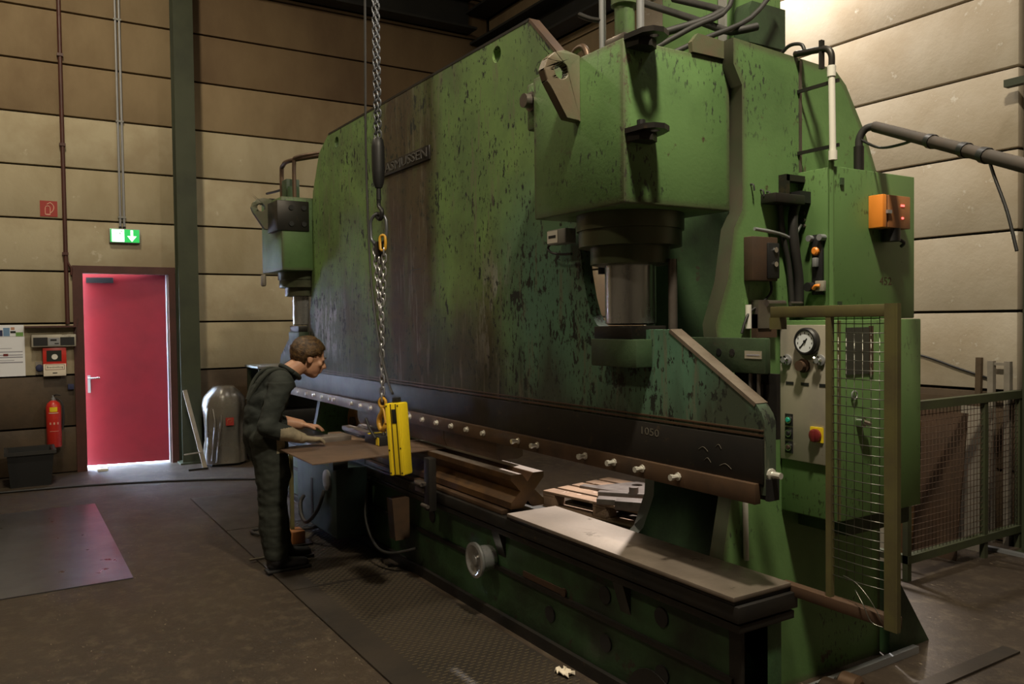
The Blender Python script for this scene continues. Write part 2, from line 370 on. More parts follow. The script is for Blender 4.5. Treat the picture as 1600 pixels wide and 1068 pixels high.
# ------------------------------------------------------------------ the hall
XW, YB = -10.32, 6.10                       # faces of the door wall and of the back wall
X1, Y0, ZC = 6.0, -7.0, 7.4
box('floor', XW-.2, X1, Y0, YB+.2, -.3, 0, 'floor', kind='structure', label='dark oil-stained concrete floor of the hall', cat='floor')
box('ceiling', XW-.2, X1+.2, Y0-.2, YB+.2, ZC, ZC+.2, 'ceiling', kind='structure', label='dark roof over the hall', cat='ceiling')
box('wall_right', X1, X1+.2, Y0, YB+.2, -.3, ZC, 'plain_wall', kind='structure', label='hall wall behind and right of the viewer', cat='wall')
box('wall_front', XW-.2, X1, Y0-.2, Y0, -.3, ZC, 'plain_wall', kind='structure', label='long hall wall behind the viewer', cat='wall')
bm = nb()
a_box(bm, XW-.14, XW-.10, Y0, .70, -.3, ZC); a_box(bm, XW-.14, XW-.10, 1.70, YB+.2, -.3, ZC); a_box(bm, XW-.14, XW-.10, .70, 1.70, 2.235, ZC)
wl = emit('wall_left', bm, 'joint', kind='structure', label='concrete panel wall with the red door', cat='wall')
wb = box('wall_back', XW-.1, X1, YB+.10, YB+.25, -.3, ZC, 'joint', kind='structure', label='pale concrete panel wall behind the press', cat='wall')
ZR = [0, .517, 1.092, 1.667, 2.242, 2.817, 3.392, 3.960, 4.532, 5.105, 5.68, 6.25, 6.82, 7.4]
g = .010
def panel(wall, rng, z0, z1, mat, onx):
    if onx: box('panel', XW-.10, XW, rng[0]+g, rng[1]-g, z0+g, z1-g, mat, wall, bev=.006)
    else: box('panel', rng[0]+g, rng[1]-g, YB, YB+.10, z0+g, z1-g, mat, wall, bev=.006)
for i in range(len(ZR)-1):
    z0, z1 = ZR[i], ZR[i+1]
    for bay, (a, bb) in enumerate(((-4.2, 1.86), (1.90, YB-.01))):
        if z1 < 1.2: mm = 'dado'
        elif z0 < 3.9: mm = ('concrete', 'concrete_b')[(i+bay) % 2]
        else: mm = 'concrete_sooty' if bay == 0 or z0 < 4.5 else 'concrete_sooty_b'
        if bay == 0 and z0 < 2.2: bb = .70
        panel(wl, (a, bb), z0, z1, mm, True)
    for (a, bb) in ((XW+.02, -7.0), (-6.98, -2.99), (-2.97, 1.2), (1.22, 5.9)):
        mm = 'dado' if z1 < 1.2 else ('concrete_pale' if a > -7.1 else 'concrete_sooty')
        panel(wb, (a, bb), z0, z1, mm, False)
# outside ground seen through the door gap
box('ground', XW-9, XW-.2, -7, 9, -.35, -.005, 'outside', kind='structure', label='bright yard outside the door', cat='ground')
# door
dr = Thing('door_1', 'red steel door standing ajar in a dark brown frame', 'door', (XW, 1.22, 0)); dr.o['kind'] = 'structure'
bm = nb()
a_box(bm, XW-.10, XW+.03, .672, .775, 0, 2.31); a_box(bm, XW-.10, XW+.03, 1.672, 1.745, 0, 2.31); a_box(bm, XW-.10, XW+.03, .775, 1.672, 2.225, 2.31)
emit('door_frame', bm, 'frame_brown', dr)
TH = math.radians(11); hx, hy = XW-.106, 1.70
def dl(s, t, z):   # s along the leaf from the hinge, t outward from its inner face
    return Vector((hx-s*math.sin(TH)-t*math.cos(TH), hy-s*math.cos(TH)+t*math.sin(TH), z))
bm = nb()
def a_leafbox(bm, s0, s1, t0, t1, z0, z1):
    vv = [bm.verts.new(dl(s, t, z)) for z in (z0, z1) for s, t in ((s0, t0), (s1, t0), (s1, t1), (s0, t1))]
    for f in ((0, 1, 2, 3), (4, 5, 6, 7), (0, 1, 5, 4), (1, 2, 6, 5), (2, 3, 7, 6), (3, 0, 4, 7)): bm.faces.new([vv[i] for i in f])
a_leafbox(bm, .0, .965, 0, .05, .012, 2.26); leaf = emit('door_leaf', bm, 'red_door', dr)
bm = nb(); a_leafbox(bm, .865, .895, -.008, 0, .86, 1.06); emit('handle_plate', bm, 'grey', leaf)
bm = nb(); a_cyl(bm, dl(.88, -.0, 1.03), dl(.88, -.05, 1.03), .01); a_cyl(bm, dl(.885, -.05, 1.03), dl(.76, -.05, 1.03), .010); emit('door_handle', bm, 'chrome', leaf, label='chrome lever handle')
bm = nb(); a_leafbox(bm, .60, .88, -.05, 0, 2.13, 2.19); emit('door_closer', bm, 'black', leaf)
bm = nb(); a_box(bm, XW-.10, XW-.02, 1.655, 1.672, .0, 2.225); emit('hinge_strip', bm, 'galvanised', dr, label='pale strip along the hinge side')
# columns and beams
def ibeam_col(name, label, onx, c, z1):
    t = Thing(name, label, 'column', (XW, c, 0) if onx else (c, YB, 0))
    bm = nb()
    if onx:
        a_box(bm, XW+.001, XW+.014, c-.11, c+.11, 0, z1); a_box(bm, XW+.20, XW+.214, c-.11, c+.11, 0, z1); emit('flange', bm, 'steel_green', t)
        box('web', XW+.014, XW+.20, c-.006, c+.006, 0, z1, 'steel_green', t); box('base_plate', XW+.001, XW+.26, c-.14, c+.14, 0, .02, 'steel_green', t)
    else:
        a_box(bm, c-.11, c+.11, YB-.014, YB-.001, 0, z1); a_box(bm, c-.11, c+.11, YB-.214, YB-.2, 0, z1); emit('flange', bm, 'steel_green', t)
        box('web', c-.006, c+.006, YB-.2, YB-.014, 0, z1, 'steel_green', t); box('base_plate', c-.14, c+.14, YB-.26, YB-.001, 0, .02, 'steel_green', t)
    return t
ibeam_col('steel_column', 'dark green steel column on the wall right of the red door', True, 1.862, ZC)
t = ibeam_col('steel_column', 'dark green steel column on the back wall at the right edge', False, -2.75, ZC)
bm = nb(); a_box(bm, -3.02, -2.86, YB-.16, YB-.10, 3.22, 3.27); emit('bracket', bm, 'steel_green', t)
def beam(label, onx, a, b, z0, z1, d):
    t = Thing('steel_beam', label, 'beam', (XW, a, z0) if onx else (a, YB, z0))
    for nm, (za, zb, q) in {'web': (z0, z1, .05), 'flange': (z0, z0+.03, d), 'flange.001': (z1-.03, z1, d)}.items():
        if onx: box(nm, XW+.001, XW+q, a, b, za, zb, 'beam', t)
        else: box(nm, a, b, YB-q, YB-.001, za, zb, 'beam', t)
beam('dark crane beam high along the door wall', True, 2.0, YB-.35, 5.72, 6.20, .3)
beam('dark crane beam high along the back wall', False, XW+.02, -2.96, 5.20, 5.62, .32)
beam('second dark beam above the crane beam on the back wall', False, XW+.02, -2.96, 6.0, 6.4, .4)

# ------------------------------------------------------------------ the press brake
P = Thing('press_brake', 'huge worn green hydraulic press brake with a full-width ram', 'press brake', (-5.04, 2.6, 0))
CX = -5.045
def mir(x): return 2*CX-x
rp = [(-8.08, 1.0), (-2.01, 1.0), (-2.01, 1.265), (-2.022, 1.295), (-2.05, 1.33), (-2.50, 1.60), (-2.93, 1.60), (-2.985, 1.62), (-3.03, 1.67), (-3.062, 1.75), (-3.09, 1.86), (-3.108, 1.97), (-3.115, 2.10), (-3.115, 2.79), (-3.30, 2.965), (-3.525, 3.19),
      (-6.56, 3.205), (-6.80, 3.09), (-6.985, 2.78), (-7.045, 2.2), (-7.065, 1.95), (-7.10, 1.80), (-7.15, 1.68), (-7.24, 1.60), (-7.58, 1.60), (-8.04, 1.33), (-8.08, 1.265)]
bm = nb(); a_prism(bm, rp, 1, 2.33, 2.39, holes=[circ(-3.852, 3.10, .045), circ(-6.37, 3.10, .045)])
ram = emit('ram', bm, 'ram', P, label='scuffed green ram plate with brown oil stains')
# worn top rim and slanted shoulder edges
def rim(name, a, b, mat):
    a, b = Vector((a[0], 0, a[1])), Vector((b[0], 0, b[1])); d = (b-a).normalized(); n = Vector((d.z, 0, -d.x))
    if n.z < 0: n = -n
    bm = nb(); vs2 = []
    for y in (2.328, 2.392):
        for q in (a-n*.012, b-n*.012, b+n*.003, a+n*.003): vs2.append(bm.verts.new((q.x, y, q.z)))
    for f in ((0, 1, 2, 3), (4, 5, 6, 7), (0, 1, 5, 4), (1, 2, 6, 5), (2, 3, 7, 6), (3, 0, 4, 7)): bm.faces.new([vs2[i] for i in f])
    emit(name, bm, mat, ram)
rim('worn_edge', (-2.05, 1.33), (-2.50, 1.60), 'edge_steel'); rim('worn_edge', (-3.525, 3.19), (-6.56, 3.205), 'dark_steel'); rim('worn_edge', (-3.115, 2.79), (-3.525, 3.19), 'brown_steel')
box('tool_beam', -8.08, -2.012, 2.320, 2.331, 1.04, 1.205, 'dark_steel', ram, bev=.003, label='dark steel tool beam along the lower ram')
box('groove_strip', -8.06, -2.014, 2.322, 2.331, 1.214, 1.222, 'brown_steel', ram); box('groove_strip', -8.06, -2.014, 2.324, 2.331, 1.232, 1.238, 'brown_steel', ram)
box('clamp_bar', -8.06, -2.03, 2.300, 2.331, .966, 1.042, 'brown_steel', ram, bev=.003, label='brown clamping bar with bright bolts')
box('rear_clamp', -8.06, -2.06, 2.39, 2.415, .967, 1.05, 'dark_steel', ram)
bolt = None
bx = [-7.7, -7.4, -7.15, -6.95, -6.742, -6.534, -6.442, -6.049, -5.861, -5.658, -5.30, -4.977, -4.781, -4.579, -4.381, -4.188, -3.993, -3.629, -3.446, -3.043, -2.831, -2.642, -2.425]
for k, x in enumerate(bx):
    if bolt is None or k in (17, 20):
        L_ = .020 if bolt is None else .045
        bm = nb(); a_lathe(bm, [(.017, 0), (.017, .005), (.010, .006), (.010, L_*.7), (.013, L_*.7), (.013, L_), (0, L_)], (x, 2.300, 1.008), (0, -1, 0), 8); bolt = emit('clamp_bolt', bm, 'bolt', ram); b0 = x
    else:
        o = bolt.o.copy(); COL.objects.link(o); o.parent = ram.o; o.location = (x-b0, 0, 0); o.rotation_euler = (0, 0, 0)
bm = nb(); a_lathe(bm, [(.022, 0), (.022, .01), (.012, .012), (.012, .05), (0, .05)], (-2.012, 2.36, 1.075), (1, 0, 0), 10); emit('end_bolt', bm, 'bolt', ram)
box('end_pad', -2.012, -1.995, 2.335, 2.39, .98, 1.06, 'black', ram)
npz = box('nameplate', -5.50, -4.675, 2.318, 2.331, 2.672, 2.764, 'dark_steel', P, bev=.003, label='dark cast nameplate with raised letters')
text('lettering', 'RASMUSSEN', .085, (-5.075, 2.318, 2.719), (1, 0, 0), (0, 0, 1), 'letters', npz, .004, fit=.74)
text('chalk_mark', '1050', .045, (-2.62, 2.3195, 1.165), (1, 0, -.03), (0, 0, 1), 'chalk', ram, .0004, fit=.11)
for x, z, l in ((-2.33, 1.13, .05), (-2.24, 1.15, .03), (-2.30, 1.09, .035), (-2.22, 1.08, .06)):
    tube('chalk_mark', [(x, 2.3195, z), (x+l*.5, 2.3195, z+.012), (x+l, 2.3195, z-.004)], .0011, 'chalk', ram, 4, 3)
box('scrape_mark', -4.99, -4.83, 2.3295, 2.3305, 1.985, 1.991, 'black', ram)
# side frames: two plates each, cylinder housings between them
pa = [(2.52, 0), (2.52, .63), (2.575, .88), (2.60, 1.10), (2.52, 1.40), (2.488, 1.62), (2.56, 1.80), (2.60, 2.02), (2.65, 2.10), (2.65, 2.62), (2.60, 2.70), (2.60, 2.808), (3.26, 2.775), (3.34, 2.715), (3.485, 2.51), (3.60, 2.28), (3.60, 0)]
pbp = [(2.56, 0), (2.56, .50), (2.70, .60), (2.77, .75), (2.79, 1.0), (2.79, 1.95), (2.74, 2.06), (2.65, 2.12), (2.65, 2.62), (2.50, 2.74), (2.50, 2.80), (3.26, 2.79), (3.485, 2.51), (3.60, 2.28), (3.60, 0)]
for pts, x0, x1, mm, lab in ((pa, -2.474, -2.40, 'green', 'outer side plate of the right frame'), (pbp, -3.17, -3.10, 'green_dirty_shade', 'shaded inner side plate of the right frame'), (pbp, mir(-3.10), mir(-3.17), 'green_dirty_shade', None), (pa, mir(-2.40), mir(-2.474), 'green', None)):
    front_mat(prism('side_frame', pts, 0, x0, x1, mm, P, label=lab), 'edge_shaded')
prism('frame_nose', [(2.62, 2.735), (2.42, 2.735), (2.415, 2.775), (2.45, 2.815), (2.62, 2.806)], 0, -2.474, -2.452, 'green_edge', P)
for a, b in ((-3.10, -2.474), (mir(-2.474), mir(-3.10))):
    box('rear_plate', min(a, b), max(a, b), 3.50, 3.56, .3, 2.45, 'green_dirty_shade', P)
def housing(xc, near):
    h = box('cylinder_housing', xc-.315, xc+.315, 2.06, 2.645, 2.10, 2.735, 'green', P, bev=.008, label='chipped green box around the %s cylinder' % ('near' if near else 'far'))
    # lifting lug standing out of the front face
    lp = [(2.06, 2.74), (1.985, 2.752), (1.935, 2.738), (1.895, 2.705), (1.878, 2.66), (1.895, 2.615), (1.99, 2.475), (2.06, 2.47)]
    prism('lifting_lug', lp, 0, xc-.005, xc+.04, 'green_edge', h, holes=[circ(1.965, 2.665, .034)], bev=.003)
    if near:
        for z in (2.725, 2.365):
            ep = [(-2.462, 2.065), (-2.36, 2.07), (-2.325, 2.095), (-2.318, 2.14), (-2.345, 2.19), (-2.40, 2.21), (-2.462, 2.22)]
            prism('eye_plate', ep, 2, z, z+.02, 'dark_steel', h, holes=[circ(-2.365, 2.135, .018, 12)])
            prism('plate_shade', [(-2.461, 2.075), (-2.40, 2.085), (-2.385, 2.14), (-2.41, 2.185), (-2.461, 2.195)], 2, z-.03, z, 'dark_steel', h)  # dark block added below the eye plate, standing in for its shadow
        cyl('pin', (-2.44, 2.13, 2.385), (-2.44, 2.13, 2.42), .017, 'black', h, 10)
        # side tab with a big bolt, beside the ram
        tb = box('side_tab', -3.185, -3.09, 2.085, 2.325, 2.52, 2.735, 'green', h, bev=.012)
        lathe('tab_bolt', [(.045, 0), (.045, .012), (.032, .014), (.032, .05), (0, .05)], (-3.135, 2.085, 2.645), (0, -1, 0), 'bare_steel', h, 16)
        # hooked pipe on top behind the lug
        tube('breather_pipe', [(-2.87, 2.20, 2.73), (-2.87, 2.20, 2.80), (-2.90, 2.20, 2.845), (-2.95, 2.20, 2.845), (-2.985, 2.20, 2.82)], .015, 'brown_steel', h)
    else:
        bk = box('valve_block', xc+.02, xc+.33, 2.02, 2.30, 2.44, 2.70, 'dark_steel', h, bev=.006)
        for dx in (.10, .24):
            for z in (2.50, 2.64): cyl('socket', (xc+.331, 2.06+dx*.8, z), (xc+.342, 2.06+dx*.8, z), .022, 'black', h, 10)
        box('rim_plate', xc-.33, xc+.0, 2.05, 2.25, 2.735, 2.755, 'dark_steel', h)
    # cylinder collars and piston rod
    lathe('cylinder_collar', [(.235, 0), (.235, .07), (.225, .07), (.225, .14), (.175, .141), (.175, .215), (.15, .22), (0, .22)], (xc, 2.355, 2.10), (0, 0, -1), 'collar', P, 40, label='stepped dark cylinder collar')
    lathe('piston_rod', [(.112, 0), (.112, .255), (.095, .262), (0, .262)], (xc, 2.355, 1.882), (0, 0, -1), 'rod_steel', P, 32, label='bright polished piston rod')
    gb = box('guide_block', xc-.14, xc+.17, 2.24, 2.33, 1.44, 1.56, 'green_dirty_shade', P, bev=.006)
    box('rod_foot', xc-.13, xc+.13, 2.25, 2.45, 1.56, 1.615, 'dark_steel', gb, bev=.005)
    return h
H1 = housing(-2.777, True); H2 = housing(-7.335, False)
# fittings under and on the near housing
tg = box('sensor_box', -3.25, -3.10, 2.24, 2.30, 2.005, 2.075, 'grey', P, bev=.004, label='small grey sensor box with a white label')
box('sensor_label', -3.25, -3.165, 2.238, 2.2405, 2.012, 2.07, 'white', tg); box('sensor_print', -3.238, -3.18, 2.2365, 2.2385, 2.035, 2.048, 'black', tg)
tube('sensor_cable', [(-3.25, 2.27, 2.02), (-3.29, 2.27, 2.0), (-3.27, 2.27, 1.975), (-3.2, 2.27, 1.96), (-3.11, 2.28, 1.955)], .006, 'black', tg)
bm = nb(); a_cyl(bm, (-3.06, 2.42, 2.06), (-3.06, 2.42, 1.90), .03, 10); a_cyl(bm, (-3.06, 2.42, 1.90), (-3.06, 2.42, 1.86), .018, 8); emit('drain_fitting', bm, 'black', P)
cyl('guide_rod', (-2.60, 2.44, 1.60), (-2.60, 2.44, 1.90), .02, 'bare_steel', P, 12)
# top of the near housing: valve tower, taps, pipes, tank
tw = box('valve_tower', -2.87, -2.71, 2.27, 2.42, 2.735, 2.83, 'green', P, bev=.006); box('valve_cap', -2.855, -2.725, 2.285, 2.405, 2.83, 2.875, 'bare_steel', tw, bev=.004)
lathe('valve_neck', [(.045, 0), (.045, .14), (.06, .14), (.06, .5), (0, .5)], (-2.79, 2.345, 2.875), (0, 0, 1), 'green', tw, 14)
tp = tube('tap_pipe', [(-2.945, 2.345, 2.735), (-2.945, 2.345, 3.5)], .016, 'galvanised', P, 10, 0, label='upright grey pipe with a small tap')
lathe('tap_socket', [(.035, 0), (.035, .07), (.024, .075), (.024, .13), (0, .13)], (-2.945, 2.345, 2.735), (0, 0, 1), 'bare_steel', tp, 10)
tube('tap_lever', [(-2.945, 2.34, 3.0), (-3.0, 2.32, 3.02), (-3.06, 2.30, 3.055)], .012, 'dark_steel', tp, 8, 3)
tube('upright_pipe', [(-2.52, 2.20, 2.745), (-2.52, 2.20, 3.5)], .016, 'galvanised', P, 10, 0)
hp = tube('hydraulic_pipe', [(-3.34, 2.85, 3.33), (-2.90, 2.85, 3.09), (-2.68, 2.85, 2.965), (-2.62, 2.87, 2.95), (-2.58, 2.95, 2.97)], .018, 'rubber', P, 10, 3, label='black hydraulic pipe crossing above the housing')
tube('hydraulic_pipe', [(-3.07, 2.90, 3.25), (-2.77, 2.90, 3.10), (-2.73, 2.86, 3.06), (-2.76, 2.76, 3.01), (-2.84, 2.52, 2.92), (-2.86, 2.45, 2.85)], .018, 'rubber', P, 10, 4)
tube('hydraulic_pipe', [(-2.62, 2.42, 2.76), (-2.60, 2.62, 2.86), (-2.62, 2.95, 3.02), (-2.66, 3.2, 3.25)], .012, 'rubber', P, 8, 4)
tube('hydraulic_pipe', [(-2.72, 2.40, 2.80), (-2.70, 2.66, 2.95), (-2.72, 2.92, 3.10), (-2.75, 3.02, 3.4)], .012, 'rubber', P, 8, 4)
tk = box('hydraulic_tank', -3.32, -2.86, 3.05, 3.45, 2.79, 3.75, 'green_cab', P, bev=.01); box('tank_seam', -2.90, -2.855, 3.035, 3.05, 2.79, 3.75, 'grey', tk)
prism('tank_box', [(3.10, 2.98), (3.36, 2.98), (3.36, 3.18), (3.12, 3.18), (3.10, 3.14)], 0, -2.858, -2.76, 'green_dirty_shade', tk)
# far housing top: bent pipes and tap
tube('bent_pipe', [(-7.46, 2.2, 2.74), (-7.46, 2.2, 3.02), (-7.42, 2.2, 3.07), (-7.2, 2.2, 3.08), (-6.9, 2.42, 3.1)], .02, 'brown_steel', P, 8, 5)
tube('bent_pipe', [(-7.15, 2.22, 2.74), (-7.15, 2.22, 3.04), (-7.11, 2.24, 3.10), (-6.9, 2.42, 3.12)], .018, 'brown_steel', P, 8, 5)
bm = nb(); a_box(bm, -7.40, -7.26, 2.18, 2.30, 2.735, 2.93, .006); a_cyl(bm, (-7.20, 2.22, 2.735), (-7.20, 2.22, 2.85), .05, 12); emit('valve_tower', bm, 'green_dirty_shade', P)
tube('tap_lever', [(-7.46, 2.2, 2.86), (-7.62, 2.17, 2.86), (-7.75, 2.14, 2.86)], .011, 'dark_steel', P, 6, 2)
box('hose_bundle', -7.62, -7.52, 2.03, 2.06, 1.98, 2.09, 'wood_grey', P, bev=.015)
# things on the outer face of the near side frame
g2 = box('gauge_arm', -2.52, -2.105, 2.445, 2.475, 1.43, 1.567, 'green_dirty_shade', P, bev=.004, label='green bracket plate with a small sign')
box('bracket_sign', -2.205, -2.122, 2.443, 2.446, 1.488, 1.518, 'grey_panel', g2); box('sign_print', -2.195, -2.132, 2.442, 2.444, 1.500, 1.505, 'print_grey', g2)
for x in (-2.34, -2.27): cyl('bolt_hole', (x, 2.4455, 1.51), (x, 2.443, 1.51), .014, 'black', g2, 12)
for x, z0, z1 in ((-2.19, 1.20, 1.43), (-2.15, 1.20, 1.43)): cyl('guide_spindle', (x, 2.46, z0), (x, 2.46, z1), .008, 'bare_steel', g2, 8)
bm = nb(); a_lathe(bm, [(.025, 0), (.035, .01), (.035, .02), (0, .02)], (-2.13, 2.44, 1.28), (0, -1, 0), 14); emit('knurled_knob', bm, 'dark_steel', g2)
box('guide_plate', -2.30, -2.09, 2.49, 2.51, 1.18, 1.43, 'dark_steel', g2)
sw = box('limit_switch', -2.40, -2.35, 2.655, 2.81, 1.80, 1.985, 'rust', P, bev=.004, label='rusty brown switch box'); box('switch_face', -2.352, -2.34, 2.74, 2.81, 1.81, 1.96, 'black', sw, bev=.004)
for z in (1.93, 1.87): cyl('switch_screw', (-2.34, 2.78, z), (-2.332, 2.78, z), .012, 'chrome', sw, 8)
lm = box('limit_bar', -2.40, -2.32, 2.76, 2.95, 2.13, 2.17, 'dark_steel', P, bev=.004); box('limit_arm', -2.39, -2.33, 2.93, 3.0, 2.14, 2.19, 'black', lm)
bm = nb(); a_box(bm, -2.40, -2.36, 2.88, 3.0, 2.235, 2.262); a_box(bm, -2.40, -2.36, 2.875, 2.90, 2.16, 2.262); emit('hose_bracket', bm, 'dark_steel', P)
tube('hose', [(-2.37, 2.97, 2.17), (-2.36, 2.92, 2.08), (-2.36, 2.93, 1.95), (-2.37, 2.97, 1.8), (-2.38, 2.98, 1.66)], .022, 'rubber', P, 8, 5)
tube('hose', [(-2.38, 2.86, 2.13), (-2.38, 2.88, 2.0), (-2.38, 2.92, 1.85), (-2.38, 2.94, 1.66)], .012, 'rubber', P, 8, 5)
tube('grey_conduit', [(-2.38, 2.70, 2.02), (-2.37, 2.80, 2.01), (-2.37, 2.87, 2.0), (-2.37, 2.93, 1.99), (-2.36, 2.97, 2.05)], .008, 'galvanised', P, 8, 4)
tube('thin_cable', [(-2.38, 2.80, 1.80), (-2.38, 2.80, 1.75), (-2.38, 2.73, 1.70), (-2.38, 2.66, 1.66), (-2.38, 2.62, 1.58)], .006, 'black', P, 6, 4)
cyl('white_tube', (-2.385, 2.667, 1.60), (-2.385, 2.667, 1.70), .013, 'white', P, 10); cyl('white_tube', (-2.385, 2.648, .62), (-2.385, 2.643, .875), .012, 'white', P, 10)
bm = nb(); a_cyl(bm, (-2.36, 2.75, 1.705), (-2.36, 2.86, 1.705), .014, 10); a_cyl(bm, (-2.36, 2.90, 1.705), (-2.36, 2.98, 1.705), .008, 10); a_box(bm, -2.40, -2.36, 2.70, 2.78, 1.60, 1.72); emit('clamp_lever', bm, 'bare_steel', P)
box('edge_strip', -2.402, -2.393, 3.008, 3.022, 2.285, 2.775, 'bare_steel', P); box('slide_cover', -2.40, -2.365, 2.70, 2.82, 1.56, 1.66, 'rust', P)
for y, z in ((2.70, 2.21), (2.76, 2.19), (2.80, 2.185)): tube('hook', [(-2.40, y, z), (-2.385, y, z-.005), (-2.38, y, z-.03)], .004, 'black', P, 5, 3)
# bed
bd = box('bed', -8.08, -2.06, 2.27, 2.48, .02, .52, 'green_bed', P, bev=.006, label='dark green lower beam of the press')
box('bed_slab', -8.10, -2.03, 2.212, 2.535, .545, .606, 'dark_steel', bd, bev=.003); box('bed_lip', -8.10, -2.035, 2.222, 2.52, .506, .536, 'dark_steel', bd, bev=.002)
box('bed_ledge', -8.08, -2.10, 2.250, 2.272, .290, .312, 'dark_steel', bd); box('bed_foot', -8.08, -2.10, 2.245, 2.275, 0, .06, 'dark_steel', bd)
for x, z in ((-2.863, .408), (-2.493, .421), (-2.861, .191), (-2.492, .182), (-3.3, .19), (-4.6, .42)): cyl('core_plug', (x, 2.271, z), (x, 2.262, z), .04, 'black', bd, 16)
bm = nb(); a_box(bm, -3.54, -3.18, 2.262, 2.271, .315, .345); a_cyl(bm, (-3.18, 2.271, .33), (-3.18, 2.258, .33), .022, 12); emit('slot', bm, 'rust', bd)
prism('rib', [(2.272, .505), (2.225, .505), (2.272, .36)], 0, -2.76, -2.69, 'dark_steel', bd); prism('rib', [(2.272, .505), (2.225, .505), (2.272, .36)], 0, -3.80, -3.72, 'dark_steel', bd)
box('bed_end_post', -2.12, -2.06, 2.26, 2.40, 0, .505, 'dark_steel', bd)
cyl('bed_arc', (-2.55, 2.272, .02), (-2.55, 2.258, .02), .16, 'dark_steel', bd, 24)
hw = lathe('handwheel', [(.03, -.02), (.03, .0), (.066, .0), (.072, .045), (.072, .085), (.090, .09), (.097, .10), (.097, .112), (.082, .116), (.066, .104), (.030, .096), (.026, .112), (0, .114)], (-3.86, 2.262, .340), (0, -1, 0), 'rod_steel', P, 32, label='bright flanged handwheel on the bed front')
# brackets and clamp on the bed front
ck = box('die_clamp', -4.47, -4.40, 2.15, 2.20, .50, .82, 'dark_steel', P, bev=.004)
bm = nb(); a_box(bm, -4.58, -4.47, 2.14, 2.20, .60, .63, .003); a_box(bm, -4.55, -4.44, 2.12, 2.16, .65, .672, .003); a_cyl(bm, (-4.52, 2.12, .66), (-4.44, 2.12, .66), .012, 10); a_cyl(bm, (-4.46, 2.13, .535), (-4.38, 2.13, .535), .012, 10); emit('clamp_screw', bm, 'bare_steel', ck)
prism('support_leg', [(2.22, .50), (2.10, .50), (2.12, .23), (2.22, .23)], 0, -4.93, -4.84, 'brown_steel', P)
fs = box('front_support', -6.45, -5.55, 1.98, 2.22, .10, .60, 'teal', P, bev=.01, label='blue-green support block on the bed front')
lathe('support_flange', [(0, 0), (.045, 0), (.075, .01), (.075, .03), (.055, .045), (.055, .10), (0, .10)], (-5.72, 1.955, .50), (0, 1, 0), 'galvanised', fs, 20)
box('support_slot', -6.1, -6.06, 1.975, 1.985, .14, .46, 'black', fs)
tube('hanging_cable', [(-5.75, 1.96, .42), (-5.78, 1.92, .28), (-5.90, 1.88, .17), (-6.03, 1.88, .19), (-6.12, 1.9, .27), (-6.2, 1.95, .30)], .014, 'rubber', P, 8)
tube('hanging_cable', [(-5.45, 2.18, .50), (-5.30, 2.10, .30), (-5.1, 2.08, .16), (-4.9, 2.10, .14), (-4.7, 2.2, .2)], .010, 'rubber', P, 8)

# ------------------------------------------------------------------ tooling and work on the bed
for x0, x1, lab in ((-6.00, -5.46, 'dark punch segment left of the pendant under the ram'), (-5.455, -5.085, 'dark punch segment behind the yellow pendant under the ram'), (-5.08, -4.54, 'brown punch segment right of the yellow pendant under the ram'), (-4.535, -3.90, 'rightmost brown punch segment under the ram')):
    zb = .86
    t = Thing('punch_segment', lab, 'press tool', (x0, 2.35, zb), 'punch segments under the ram')
    prism('punch_body', [(2.325, .966), (2.50, .966), (2.50, zb+.012), (2.47, zb), (2.345, zb), (2.325, zb+.05)], 0, x0, x1, 'brown_steel', t)  # rear side deepened so that it shades the die's rear land
    box('punch_tang', x0, x1, 2.345, 2.365, .962, .969, 'dark_steel', t)
# four-way V die block, cross-section like an X
zt, zb_, yc, hwid = .822, .640, 2.375, .105
def vd(y, z): return (y, z)
dp = [(yc-hwid, zb_), (yc-.03, zb_), (yc, zb_+.035), (yc+.03, zb_), (yc+hwid, zb_), (yc+hwid, zb_+.035), (yc+.045, zb_+.09), (yc+hwid, zt-.028), (yc+hwid, zt), (yc+.035, zt), (yc, zt-.045), (yc-.035, zt), (yc-hwid, zt), (yc-hwid, zt-.028), (yc-.045, zb_+.09), (yc-hwid, zb_+.035)]
t = Thing('die_block', 'rusty brown four-way V die block lying on the bed', 'press tool', (-4.9, yc, zb_))
prism('die_body', dp, 0, -6.2, -3.66, 'die_steel', t, label='brown block with V grooves on its sides')
for a, b in ((yc-hwid, yc-.035), (yc+.035, yc+hwid)): box('die_land', -6.2, -3.66, a+.004, b-.004, zt, zt+.0015, 'die_top', t, label='bright worn land beside the V groove')
box('die_rail', -6.2, -3.70, 2.235, 2.30, .6075, .632, 'brown_steel', label='brown guide rail lying in front of the die block', cat='rail', bev=.003)
box('steel_plate', -3.62, -2.05, 2.215, 2.525, .607, .622, 'dark_steel', label='lower dark steel plate lying on the right end of the bed', cat='plate', bev=.002)
box('steel_plate', -3.60, -2.045, 2.205, 2.515, .6225, .640, 'bed_steel', label='upper bright steel plate lying on the right end of the bed', cat='plate', bev=.002)
